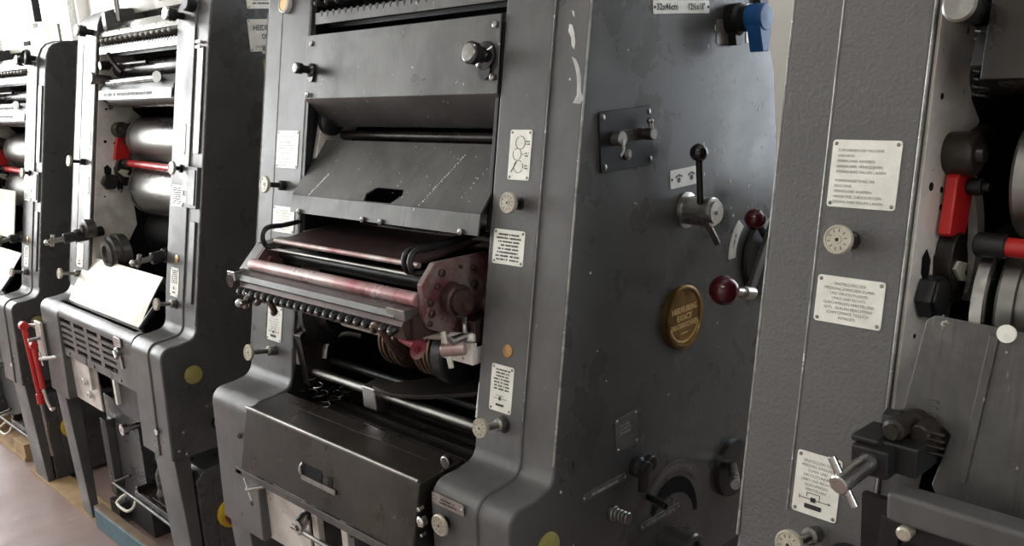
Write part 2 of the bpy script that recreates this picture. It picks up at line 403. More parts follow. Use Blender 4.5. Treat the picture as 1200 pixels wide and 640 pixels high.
def head_knob(root, x, z, ln=.05, r=.019, lab=None):
    mb = MB(); f = colF(x, z, 0)
    mb.lathe(f, [(.010, -.03), (.010, ln * .45), (.018, ln * .5), (.019, ln * .8), (.012, ln * .9), (.0, ln * .9)], 24)
    o = mb.build('head_knob', 'black', root)
    m2 = MB(); g = F(f.p(0, 0, ln * .9), f.u, f.v, f.n); m2.lathe(g, [(r * .6, 0), (r, .002), (r, .006), (r * .85, .0085), (0, .009)], 28)
    m2.build('knob_face', 'chrome', o); return o
def column_fittings(root, kind, which):
    L = 'L' in which; R_ = 'R' in which
    if L:
        w, h = .090, .085; plate(root, colF(.1275, .529, -.0045), w, h, left_lines(w, h))
        w, h = .090, .060; plate(root, colF(.1275, .372, -.0045), w, h, center_lines(TXT_B, h, .0061, .0028, .0095))
        w, h = .063, .082; o = plate(root, colF(.1135, .1335, -.0045), w, h, center_lines(TXT_C, h, .0062, .0027, .0115))
        diagram_c(o, F(colF(.1135, .1335, -.0045).p(0, 0, .0015), (1, 0, 0), CT, CN), -.020)
        disc_knob(root, colF(.122, .448, -.0045), .030 if kind == 3 else .045, .0185, face='dial', shaft='black')
        disc_knob(root, colF(.120, .072, -.0045), .062, .0185, shaft='steel_dull')
    if R_:
        w, h = .052, .086; f = colF(.8705, .536, -.0045); o = plate(root, f, w, h, [])
        g = F(f.p(0, 0, .0015), f.u, f.v, f.n); d = MB()
        for (cx, cy, r) in ((0, .021, .011), (-.006, .001, .010), (-.001, -.020, .0105)):
            d2 = circ(r, 22, cx, cy)
            for i in range(22):
                if (i + int(cy * 1000)) % 9: line(d, g, *d2[i], *d2[(i + 1) % 22], .0009)
            line(d, g, cx + r, cy, .012, cy + .0005, .0008)
        line(d, g, -.018, -.030, -.006, -.012, .0016); d.build('engraved_diagram', 'ink', o)
        for cy in (.021, .001, -.020):
            scribble(o, F(g.p(.0175, cy), g.u, g.v, g.n), .010, .009, 2, int(cy * 999) + 5)
        w, h = .076, .061; f = colF(.860, .379, -.0045); o = plate(root, f, w, h, [])
        scribble(o, F(f.p(0, 0, .0015), f.u, f.v, f.n), .062, .050, 8, 7)
        w, h = .055, .083; f = colF(.8695, .136, -.0045); o = plate(root, f, w, h, [])
        g = F(f.p(0, 0, .0015), f.u, f.v, f.n)
        scribble(o, F(g.p(0, .016), g.u, g.v, g.n), .043, .040, 7, 11); d = MB()
        line(d, g, -.016, -.018, .014, -.018); line(d, g, -.012, -.013, .006, -.013); d.prism(g, rrect(.005, .007, .001, 1, -.002, -.018), .0002, .0006)
        d.prism(g, rrect(.020, .004, .001, 1, -.001, -.0295), .0002, .0006); d.build('engraved_diagram', 'ink', o)
        mb = MB(); mb.lathe(colF(.878, .203, -.0045), [(.0115, 0), (.0115, .002), (.009, .003), (0, .0035)], 22)
        mb.build('round_cap', 'copper', root)
        disc_knob(root, colF(.878, .455, -.0045), .022, .0185, shaft='black')
        f = colF(.880, .076, -.0045); mb = MB(); mb.lathe(f, [(.016, 0), (.015, .001), (0, .0012)], 20); mb.build('bore_plug', 'black', root)
        disc_knob(root, f, .050, .0175, shaft='steel_dull')
def side_fittings(root, full):
    """everything fixed to the right-hand side face"""
    # size plate
    f = sideF(.397, .769); plate(root, f, .172, .023, [('32x46cm', -.045, 0, .062, .0115), ('12½x18"', .045, 0, .052, .0115)], two=True, r=.003, scr='black')
    # yellowed cap near the base
    mb = MB(); mb.lathe(sideF(-.018, -.105), [(.026, 0), (.026, .003), (.0225, .0045), (0, .005)], 32); mb.build('round_cap', 'yellow', root)
    # bronze medal
    f = sideF(.374, .203); mb = MB(); mb.lathe(f, [(.060, 0), (.062, .003), (.062, .010), (.0585, .012), (.054, .012), (.0525, .0085), (0, .0085)], 56)
    o = mb.build('bronze_medallion', 'brass', root)
    g = F(f.p(0, 0, .0085), f.u, f.v, f.n); t = MB()
    for s, y, wd, ht in (('HEIDELBERG', .016, .078, .0115), ('EXACT', .0005, .048, .0115), ('DRUCKMASCHINEN', -.0145, .086, .0105)):
        q = text(s, F(g.p(0, y), g.u, g.v, g.n), ht * 1.38, None, wd, bold=.02, lift=.0006)
        n0 = len(q.v); t.add(q.v, q.f); t.add([v + g.n * .0014 for v in q.v], q.f)
    line(t, g, -.012, -.030, .012, -.030, .0018)
    for k in range(30):
        a = PI * (1.12 + .76 * k / 29); t.prism(g, circ(.0024, 6, .047 * math.cos(a), .047 * math.sin(a)), 0, .0016)
    t.build('raised_lettering', 'brass_hi', o)
    if not full: return
    # black selector plate with two small cranks on a slide
    f = sideF(.2245, .553); mb = MB(); mb.prism(f, rrect(.143, .101, .006), 0, .005); o = mb.build('selector_plate', 'black_paint', root, .001)
    g = F(f.p(0, 0, .005), f.u, f.v, f.n); screws(o, g, [(sx * .062, sy * .041) for sx in (-1, 1) for sy in (-1, 1)], .005, 'steel_dull')
    mb = MB(); mb.prism(g, rrect(.095, .020, .008, 3, 0, .006), 0, .004); mb.build('slide', 'oily', o, .001)
    mb = MB(); mb.cyl(F(g.p(-.036, .004), g.u, g.v, g.n), .012, 0, .020, 24); mb.tube([g.p(-.036, .004, .018), g.p(-.040, -.014, .022), g.p(-.052, -.024, .024)], .003); mb.build('slide_knob', 'steel_dull', o)
    mb = MB(); mb.cyl(F(g.p(.046, .004), g.u, g.v, g.n), .010, 0, .022, 24); mb.ball(g.p(.046, .026, .014), .006, 14); mb.rod(g.p(.046, .004, .018), g.p(.046, .026, .014), .004); mb.build('slide_knob', 'steel_dull', o)
    mb = MB(); mb.cyl(F(g.p(-.002, -.026), g.u, g.v, g.n), .009, 0, .004, 18); mb.cyl(F(g.p(-.002, -.026), g.u, g.v, g.n), .006, 0, .006, 18); mb.build('slotted_screw', 'steel_dull', o)
    # start lever: hub, ball lever up and short lever down
    f = sideF(.398, .404); mb = MB(); mb.lathe(f, [(.032, 0), (.034, .004), (.027, .005), (.027, .060), (.025, .062), (.021, .062), (.021, .068), (0, .068)], 32); mb.lathe(F(f.p(0, 0, .068), f.u, f.v, f.n), [(.004, 0), (.004, .004), (0, .004)], 10)
    o = mb.build('lever_hub', 'steel', root)
    mb = MB(); mb.rod(f.p(-.018, .018, .045), f.p(-.020, .102, .045), .0065); mb.build('lever_rod', 'black', o)
    mb = MB(); mb.ball(f.p(-.021, .110, .045), .0165); mb.build('lever_ball', 'ball', o)
    mb = MB(); mb.rod(f.p(0, -.018, .045), f.p(.036, -.066, .045), .006); mb.build('short_lever', 'steel_dull', o)
    f = sideF(.394, .466); o = plate(root, f, .088, .034, [], two=True, scr='black'); g = F(f.p(0, 0, .0015), f.u, f.v, f.n); d = MB()
    for cx in (-.018, .022):
        d.prism(g, circ(.005, 12, cx, -.003), .0002, .0006)
        for k in range(4): d.prism(g, circ(.0024, 8, cx - .008 + k * .0053, .0065 - .002 * abs(k - 1.5)), .0002, .0006)
    d.build('engraved_pictogram', 'ink', o)
    # blue knob with its plates
    f = sideF(.545, .728); mb = MB(); mb.prism(f, rrect(.058, .045, .004, 3, -.010, -.004), 0, .0015); o = mb.build('label_plate', 'plate_dim', root); screws(o, F(f.p(0, 0, .0015), f.u, f.v, f.n), [(-.034, -.004)], .004)
    mb = MB(); mb.prism(sideF(.640, .738), rrect(.062, .074, .004), 0, .0015); o = mb.build('label_plate', 'plate', root); screws(o, sideF(.640, .738, 1.0015), [(0, .030)], .004, 'black')
    f = sideF(.557, .745); mb = MB(); mb.lathe(f, [(.030, 0), (.030, .020), (.024, .026), (.024, .040)], 28); mb.prism(f, [(-.018, -.0), (.018, 0), (.010, -.048), (-.010, -.048)], .0, .018)
    o = mb.build('knob_socket', 'black', root, .001)
    mb = MB(); mb.lathe(F(f.p(0, 0, .040), f.u, f.v, f.n), [(.024, 0), (.026, .003), (.026, .032), (.023, .036), (0, .037)], 32)
    mb.prism(F(f.p(0, 0, .040), f.u, f.v, f.n), [(-.024, -.006), (.024, -.006), (.012, -.062), (-.010, -.062)], .006, .034); mb.build('blue_grip', 'blue', o, .002)
    # chute box at the top rear edge
    mb = MB(); mb.prism(sideF(.655, .80), [(-.03, .05), (.030, .045), (.048, .0), (.022, -.02), (.0, -.055), (-.012, -.03)], -.05, .012); mb.build('rear_bracket', 'black', root, .003)
    # hand crank with two red balls
    f = sideF(.672, .262); mb = MB(); mb.lathe(f, [(.080, 0), (.082, .004), (.080, .012), (.050, .018), (.026, .024), (.026, .050), (0, .052)], 40)
    for k in range(4): mb.cyl(F(f.p(-.052 * math.cos(.3 + k * .5), .052 * math.sin(.3 + k * .5) - .01), f.u, f.v, f.n), .007, .010, .020, 14)
    o = mb.build('crank_flange', 'black', root)
    b = V((1.085, .478, .238)); a = V((1.065, .640, .400))
    mb = MB(); d = (b - a).normalized(); n = V((1, 0, 0)).cross(d).normalized(); q = V((.005, 0, 0))
    mb.add([a + n * .012 - q, b + n * .010 - q, b - n * .010 - q, a - n * .012 - q, a + n * .012 + q, b + n * .010 + q, b - n * .010 + q, a - n * .012 + q],
           [(0, 1, 2, 3), (7, 6, 5, 4), (0, 4, 5, 1), (1, 5, 6, 2), (2, 6, 7, 3), (3, 7, 4, 0)])
    mb.build('crank_arm', 'guard', o, .002)
    h = V((1.085, .392, .262))
    mb = MB(); mb.rod(b, h, .0085, 18); mb.cyl(axF(b, h - b), .0125, -.012, .022); mb.build('crank_pin', 'steel', o)
    mb = MB(); mb.ball(h, .028); mb.build('crank_ball', 'redball', o, 0)
    mb = MB(); mb.rod(f.p(-.010, .02, .03), V((1.04, .590, .350)), .008); mb.build('stop_lever', 'black', root)
    mb = MB(); mb.ball(V((1.04, .576, .361)), .0215); mb.build('stop_ball', 'redball', root)
    # curved white scale
    f = sideF(.668, .268); P = [(.125 * math.cos(a), .125 * math.sin(a)) for a in [PI * (1 - k / 40) + .10 - .55 for k in range(0)]]
    arc = [math.radians(178 - 5.5 * k) for k in range(9)]
    mb = MB(); mb.prism(f, [(.128 * math.cos(a), .108 * math.sin(a) + .010) for a in arc] + [(.102 * math.cos(a), .086 * math.sin(a) + .010) for a in arc[::-1]], 0, .002)
    o = mb.build('curved_scale', 'plate', root); g = F(f.p(-.108, .045, .002), (.35, .75, 1), (0, -1, .6), (1, 0, 0))
    g = F(f.p(-.106, .048, .002), (0, .45, .9), (0, -.9, .45), (1, 0, 0)); scribble(o, g, .036, .008, 1, 3)
    # dim data plate
    f = sideF(.2005, .0295); o = plate(root, f, .064, .064, [], 'plate_dark', two=False, scr='steel'); scribble(o, F(f.p(-.005, .008, .0015), f.u, f.v, f.n), .035, .022, 3, 21, 'faint')
    # wing lever with its two slim scales, arc scale and arc slot
    f = sideF(.222, -.046); mb = MB(); mb.lathe(f, [(.020, 0), (.020, .014), (.015, .018), (.015, .030), (0, .032)], 24); mb.prism(f, [(-.012, .004), (.012, .010), (-.002, -.044), (-.018, -.040)], .018, .030); mb.cyl(F(f.p(.018, .004), f.u, f.v, f.n), .016, .014, .028); mb.build('wing_lever', 'black', root, .002)
    def slim(y0, z0, y1, z1, w=.016):
        d = V((0, y1 - y0, z1 - z0)); g = F((1, (y0 + y1) / 2, (z0 + z1) / 2), d, V((1, 0, 0)).cross(d), (1, 0, 0))
        o = plate(root, g, d.length, w, [], 'plate_dark', two=True, r=.006, scr='steel', name='slim_scale'); scribble(o, F(g.p(0, 0, .0015), g.u, g.v, g.n), d.length * .75, w * .7, 1, int(y0 * 999), 'faint'); return o
    slim(.072, -.054, .196, -.056); slim(.232, -.176, .357, -.180)
    f = sideF(.335, -.205)
    A = [math.radians(134 - 9.5 * k) for k in range(11)]
    mb = MB(); mb.prism(f, [(.112 * math.cos(a), .124 * math.sin(a)) for a in A] + [(.094 * math.cos(a), .104 * math.sin(a)) for a in A[::-1]], 0, .002); o = mb.build('arc_scale', 'plate_dark', root)
    t = MB()
    for k in range(24):
        a = math.radians(125 - 3.2 * k); line(t, F(f.p(0, 0, .002), f.u, f.v, f.n), .099 * math.cos(a), .110 * math.sin(a), .105 * math.cos(a), .117 * math.sin(a), .0012)
    t.build('scale_marking', 'faint', o)
    A = [math.radians(150 - 11 * k) for k in range(15)]
    mb = MB(); n = len(A)
    mb.prism(f, [(.082 * math.cos(a), .092 * math.sin(a)) for a in A] + [((.072 - .012 * math.sin(PI * i / (n - 1))) * math.cos(a), (.070 - .012 * math.sin(PI * i / (n - 1))) * math.sin(a)) for i, a in list(enumerate(A))[::-1]], 0, .0012); mb.build('arc_slot', 'void', root)
    mb = MB(); mb.rod((1, .258, -.122), (1.055, .240, -.118), .007); mb.build('slot_pin', 'black', root)
    mb = MB(); g = sideF(.150, -.110); mb.cyl(g, .014, 0, .010); 
    for k in range(4): mb.cyl(g, .011, .010 + k * .008, .016 + k * .008, 20)
    mb.build('threaded_stub', 'steel_dull', root)
    mb = MB(); mb.lathe(sideF(.318, -.240), [(.034, 0), (.034, .060), (.031, .064), (.020, .064), (.018, .050), (0, .050)], 36); mb.build('bearing_boss', 'guard', root)
    mb = MB(); g = sideF(.540, -.165); mb.lathe(g, [(.062, 0), (.060, .012), (.030, .016), (0, .02)], 32); o = mb.build('shaft_hub', 'black', root)
    mb = MB(); mb.rod((1.02, .520, -.150), (1.11, .385, -.114), .010); mb.build('shaft_end', 'steel', o)
    # chipped paint and small scars
    rd = random.Random(4)
    chips = MB()
    for k in range(44):
        y = rd.uniform(.45, .70); z = rd.uniform(.33, .60) if k % 3 else rd.uniform(.62, .74)
        if (V((y - .405, z - .40)).length < .06) or V((y - .668, z - .268)).length < .14: continue
        r = rd.uniform(.0012, .0036); s = rd.uniform(1, 2.6)
        chips.prism(sideF(y, z), [(r * math.cos(a) * rd.uniform(.6, 1), r * s * math.sin(a) * rd.uniform(.6, 1)) for a in [2 * PI * i / 7 for i in range(7)]], 0, .0005)
    for (y, z) in ((.10, .53), (.245, .44), (.25, .438), (.12, .34), (.13, .20), (.15, .14), (.40, .11), (.50, .16), (.50, .11), (.09, .66), (.30, .56), (.02, -.02), (.045, -.13), (.33, .06), (.24, .70)):
        r = rd.uniform(.0015, .003); chips.prism(sideF(y, z), circ(r, 6), 0, .0005)
    tag(chips.build('paint_chips', 'chip', root), kind='stuff')
    mb = MB()
    A = [(.058, .666), (.066, .662), (.073, .650), (.076, .634), (.075, .612), (.080, .600), (.072, .592), (.056, .594), (.066, .606), (.068, .620), (.068, .636), (.065, .650)]
    mb.prism(F((1, 0, 0), (0, 1, 0), (0, 0, 1), (1, 0, 0)), [(y + .040, z + .028) for y, z in A], -.001, .0006)
    mb.prism(colF(.962, .725), [(-.006, .022), (.000, .020), (.006, .008), (.010, -.008), (.009, -.020), (.003, -.014), (.000, 0), (-.007, .010)], 0, .0007)
    mb.prism(colF(.962, .762), [(-.003, .006), (.002, .004), (.004, -.006), (0, -.002)], 0, .0007)
    mb.build('scraped_patch', 'chip', root)
    mb = MB(); mb.prism(sideF(.054, .018), rrect(.004, .014, .002), 0, .001); mb.cyl(sideF(.085, .012), .002, 0, .001); mb.build('keyhole', 'ink', root)

def coupling(root, x, z=.205, y0=-.125, mirror=False):
    """square clutch block on the column with a T-handled steel stub"""
    s = 1
    mb = MB(); mb.box(x - .018, x + .026, -.055, -.018, z + .002, z + .036); mb.box(x - .008, x + .050, -.035, .05, z + .004, z + .040)
    mb.box(x - .024, x + .010, -.045, .01, z + .035, z + .043)
    o = mb.build('clutch_block', 'black', root, .003)
    mb = MB(); g = F((x + .018, -.02, z + .052), (1, 0, 0), (0, 0, 1), (0, -1, 0)); mb.lathe(g, [(.013, -.03), (.013, .006), (.009, .008), (.009, .013), (0, .013)], 20)
    mb.build('clutch_stud', 'oily', o)
    mb = MB(); mb.prism(F((x + .018, .0, z + .052), (0, 1, 0), (0, 0, 1), (1, 0, 0)), circ(.015, 8), -.020, -.002); mb.build('clutch_nut', 'black', o)
    t_screw(root, (x + .004, -.05, z + .020), (x - .002, y0 + .012, z + .010), .0115, .030, (-.55, 0, 1), 'steel')
    return o
def spindle(root, x, z=.205, dy=0.):
    mb = MB(); mb.rod((x, .08 + dy, z + .012), (x, -.050 + dy, z + .006), .017, 22); mb.rod((x, .03 + dy, z + .01), (x, -.015 + dy, z + .008), .022, 8); o = mb.build('spindle', 'black', root)
    mb = MB(); mb.rod((x, -.050 + dy, z + .006), (x, -.100 + dy, z + .003), .008); mb.build('spindle_tip', 'steel_dull', o)
    mb = MB(); mb.rod((x - .012, -.085 + dy, z - .012), (x + .012, -.085 + dy, z + .024), .007); mb.build('cross_bar', 'steel', o)
    mb = MB(); mb.ball((x, -.102 + dy, z + .003), .010, 14); mb.build('tip_ball', 'steel', o)
def inner_plate(root, notched=True):
    """bright cast side plate seen inside the left column"""
    P = [(LEAN * .10 + .008, .10), (LEAN * .84 + .008, .84), (.30, .84), (.30, .70), (.235, .66), (.245, .61), (.275, .58), (.225, .545), (.205, .53), (.20, .50), (.24, .46), (.25, .40), (.215, .36), (.20, .30), (.20, .22), (.16, .16), (.13, .10)]
    mb = MB(); mb.yz(P, XI + .0005, XI + .005); o = mb.build('side_plate', 'cast', root, .001)
    f = F((XI + .005, 0, 0), (0, 1, 0), (0, 0, 1), (1, 0, 0))
    for y, z, r in ((.135, .513, .0055), (.165, .505, .004), (.165, .483, .004), (.155, .62, .004), (.15, .395, .003), (.105, .33, .003)):
        mb = MB(); mb.prism(f, circ(r, 14, y, z), .0002, .0008); mb.build('bore', 'void', o)
    mb = MB(); mb.prism(f, [(.118, .428), (.130, .436), (.142, .420), (.138, .402), (.124, .396), (.116, .408)], .0002, .0008)
    mb.build('bore', 'void', o)
def open_interior(root, kind):
    """the printing unit left uncovered: cylinders, red latch, cams, label rail"""
    inner_plate(root)
    def cy(y, z, r, x0, name, mat='cylinder'):
        mb = MB(); f = F((0, y, z), (0, 1, 0), (0, 0, 1), (1, 0, 0))
        mb.lathe(f, [(r * .35, x0 - .012), (r * .97, x0 - .012), (r, x0 - .008), (r, x0 + .010), (r * .94, x0 + .011), (r * .94, x0 + .016), (r * .98, x0 + .017), (r * .98, 1 - XI)], 56); return mb.build(name, mat, root)
    cy(.262, .510, .078, .278 if kind == 3 else .255, 'plate_cylinder'); cy(.258, .345, .095, .275 if kind == 3 else .262, 'blanket_cylinder')
    if kind == 3:
        mb = MB(); mb.lathe(F((0, .258, .345), (0, 1, 0), (0, 0, 1), (1, 0, 0)), [(.098, .238), (.105, .240), (.105, .254), (.100, .256)], 64); mb.build('bearer_ring', 'steel', root)
    mb = MB(); mb.rod((XI, .30, .18), (1 - XI, .30, .18), .085, 40); mb.build('impression_cylinder', 'black', root)
    mb = MB(); mb.rod((.26, .165, .655), (1 - XI, .165, .655), .03, 24); mb.rod((XI, .22, .745), (1 - XI, .22, .745), .024, 24); mb.rod((XI, .30, .80), (1 - XI, .30, .80), .03, 24); mb.rod((XI, .26, .64), (1 - XI, .26, .64), .026, 24); mb.build('ink_roller', 'oily', root)
    # dark roller carriage with a worn printed rail
    if kind == 3:
        mb = MB(); mb.yz([(.128, .668), (.122, .640), (.17, .632), (.20, .66), (.20, .80), (.165, .80)], .250, 1 - XI - .01); mb.build('roller_carriage', 'oily', root, .002)
    else:
        mb = MB(); mb.yz([(LEAN * .68 + .01, .69), (LEAN * .65 + .008, .660), (.155, .640), (.20, .66), (.20, .72), (.17, .72)], XI + .012, 1 - XI - .035); mb.build('roller_carriage', 'black', root, .002)
        f = colF(.50, .667, .004); mb = MB(); mb.prism(f, [(-.285, -.016), (.275, -.016), (.275, .014), (-.285, .014)], 0, .003); o = mb.build('printed_rail', 'plate', root, .0006)
        scribble(o, F(f.p(-.05, 0, .003), f.u, f.v, f.n), .44, .020, 1, 5); d = MB(); g = F(f.p(0, 0, .003), f.u, f.v, f.n)
        line(d, g, .085, -.016, .085, .014, .002); 
        for cx in (-.24, -.20, .20, .24): line(d, g, cx, -.004, cx + .012, .006, .003)
        tag(d.build('marking', 'ink', o), kind='stuff')
    mb = MB(); mb.rod((.215, .178, .762), (.50, .19, .762), .0065); mb.cyl(F((.23, .155, .762), (1, 0, 0), (0, 0, 1), (0, -1, 0)), .015, -.02, .012); mb.build('link_rod', 'oily', root)
    mb = MB(); mb.rod((.26, .15, .706), (.66, .152, .712), .009); mb.build('cross_rod', 'steel', root)
    mb = MB(); mb.lathe(axF((.665, .150, .712), (.5, -1, .15)), [(.0, 0), (.012, .002), (.017, .006), (.017, .012), (0, .013)], 24); mb.build('rod_button', 'chrome', root)
    mb = MB(); mb.tube([(.285, .155, .80), (.30, .165, .765), (.325, .175, .735)], .007); mb.build('bent_strap', 'oily', root)
    # pivot housing and red latch
    f = F((XI + .004, .185, .548), (0, 1, 0), (0, 0, 1), (1, 0, 0)); mb = MB(); mb.lathe(f, [(.026, 0), (.027, .004), (.027, .032), (.023, .036), (.012, .036), (.010, .044), (0, .044)], 30); mb.prism(f, [(0, .012), (.085, .030), (.085, -.006), (0, -.022)], .004, .022)
    mb.build('pivot_housing', 'oily', root, .001)
    mb = MB(); mb.prism(F((XI + .006, 0, 0), (0, 1, 0), (0, 0, 1), (1, 0, 0)), [(.150, .452), (.158, .448), (.200, .443), (.222, .512), (.214, .524), (.176, .527), (.168, .520)], .002, .018); o = mb.build('red_latch', 'red', root, .003)
    mb = MB(); mb.cyl(F((XI + .024, .198, .506), (0, 1, 0), (0, 0, 1), (1, 0, 0)), .011, 0, .018); mb.cyl(F((XI + .042, .198, .506), (0, 1, 0), (0, 0, 1), (1, 0, 0)), .006, 0, .008); mb.build('latch_bolt', 'black', o)
    # red cross bar with black sleeve
    mb = MB(); mb.rod((.262, .178, .438), (1 - XI, .168, .432), .012, 20); o = mb.build('red_bar', 'red', root)
    mb = MB(); mb.rod((.235, .178, .438), (.272, .178, .438), .0155, 20); mb.build('bar_sleeve', 'black', o)
    # cam with a bright wedge and hexagon nut
    f = F((XI + .006, .175, .405), (0, 1, 0), (0, 0, 1), (1, 0, 0)); mb = MB(); mb.prism(f, [(.026 * math.cos(a), .046 * math.sin(a)) for a in [2 * PI * k / 30 for k in range(30)]], 0, .022); o = mb.build('oval_cam', 'oily', root, .002)
    mb = MB(); mb.prism(F(f.p(0, 0, .022), f.u, f.v, f.n), [(-.022, .004), (-.010, .012), (.018, .004), (.006, -.006), (.020, -.020), (-.004, -.014)], .0, .004); mb.build('bright_wedge', 'sheet', o)
    mb = MB(); f = F((XI + .006, .125, .378), (0, 1, 0), (0, 0, 1), (1, 0, 0)); mb.hexa(f, .028, 0, .020); mb.hexa(f, .026, .020, .024); mb.build('hexagon_nut', 'black', root, .002)
    mb = MB(); mb.prism(F((XI + .006, 0, 0), (0, 1, 0), (0, 0, 1), (1, 0, 0)), [(.148, .425), (.158, .420), (.168, .350), (.156, .340), (.150, .350)], 0, .008); o = mb.build('retaining_strip', 'oily', root, .001)
    for z in (.416, .346): 
        mb = MB(); mb.ball((XI + .016, .157, z), .0045, 10); mb.build('rivet', 'chrome', o)
    # curved cam rail
    mb = MB(); A = [math.radians(78 - 9 * k) for k in range(16)]
    mb.prism(F((XI + .006, .20, .43), (0, 1, 0), (0, 0, 1), (1, 0, 0)), [(.075 * math.cos(a), .10 * math.sin(a)) for a in A] + [(.050 * math.cos(a), .082 * math.sin(a)) for a in A[::-1]], 0, .012); mb.build('cam_rail', 'cast', root, .001)
    # head: spring, mounting knob
    mb = MB(); f = colF(.230, .716, .01); mb.lathe(f, [(.016, -.02), (.016, .03), (.0195, .032), (.0195, .042), (.0165, .044), (0, .043)], 36); mb.build('guide_roller', 'steel_dull', root)
    mb = MB()
    for k in range(9): mb.tube([(.240 + .009 * math.cos(a), .155 + .009 * math.sin(a), .70 - .009 * (k + a / 6.28)) for a in [2 * PI * i / 8 for i in range(9)]], .002, 6, 1)
    mb.build('coil_spring', 'black', root)
    mb = MB(); mb.yz([(.15, .700), (.13, .655), (.20, .63), (.23, .70)], .235, .26);
    mb.build('roller_bracket', 'black', root, .002)
    # large gear coupling low in the opening
    f = F((.33, .045, .155), (1, 0, 0), (0, 0, 1), (-.55, -1, .12)); mb = MB()
    if kind == 3: f = F((.33, .16, .155), (1, 0, 0), (0, 0, 1), (-.55, -1, .12))
    mb.lathe(f, [(.066, -.05), (.070, -.046), (.070, -.02), (.060, -.018), (.060, .0), (.048, .004), (.048, .012), (.030, .014), (.028, .004), (0, .004)], 44); mb.build('gear_coupling', 'oily', root)
    mb = MB(); f = F((XI + .012, .10, .245), (0, 1, 0), (0, 0, 1), (1, 0, 0)); f = F((.232, .01, .238), (1, 0, 0), (0, 0, 1), (-.3, -1, .1)); mb.lathe(f, [(.028, -.03), (.032, -.028), (.032, 0), (.020, .003), (.012, .003), (.012, .010), (0, .010)], 30); mb.build('bearing_cap', 'oily', root)
    for x, z in ((.30, .0), (.52, .02)):
        mb = MB(); mb.rod((XI, .14, z + .04), (1 - XI, .14, z + .04), .018); mb.build('tie_rod', 'black', root)

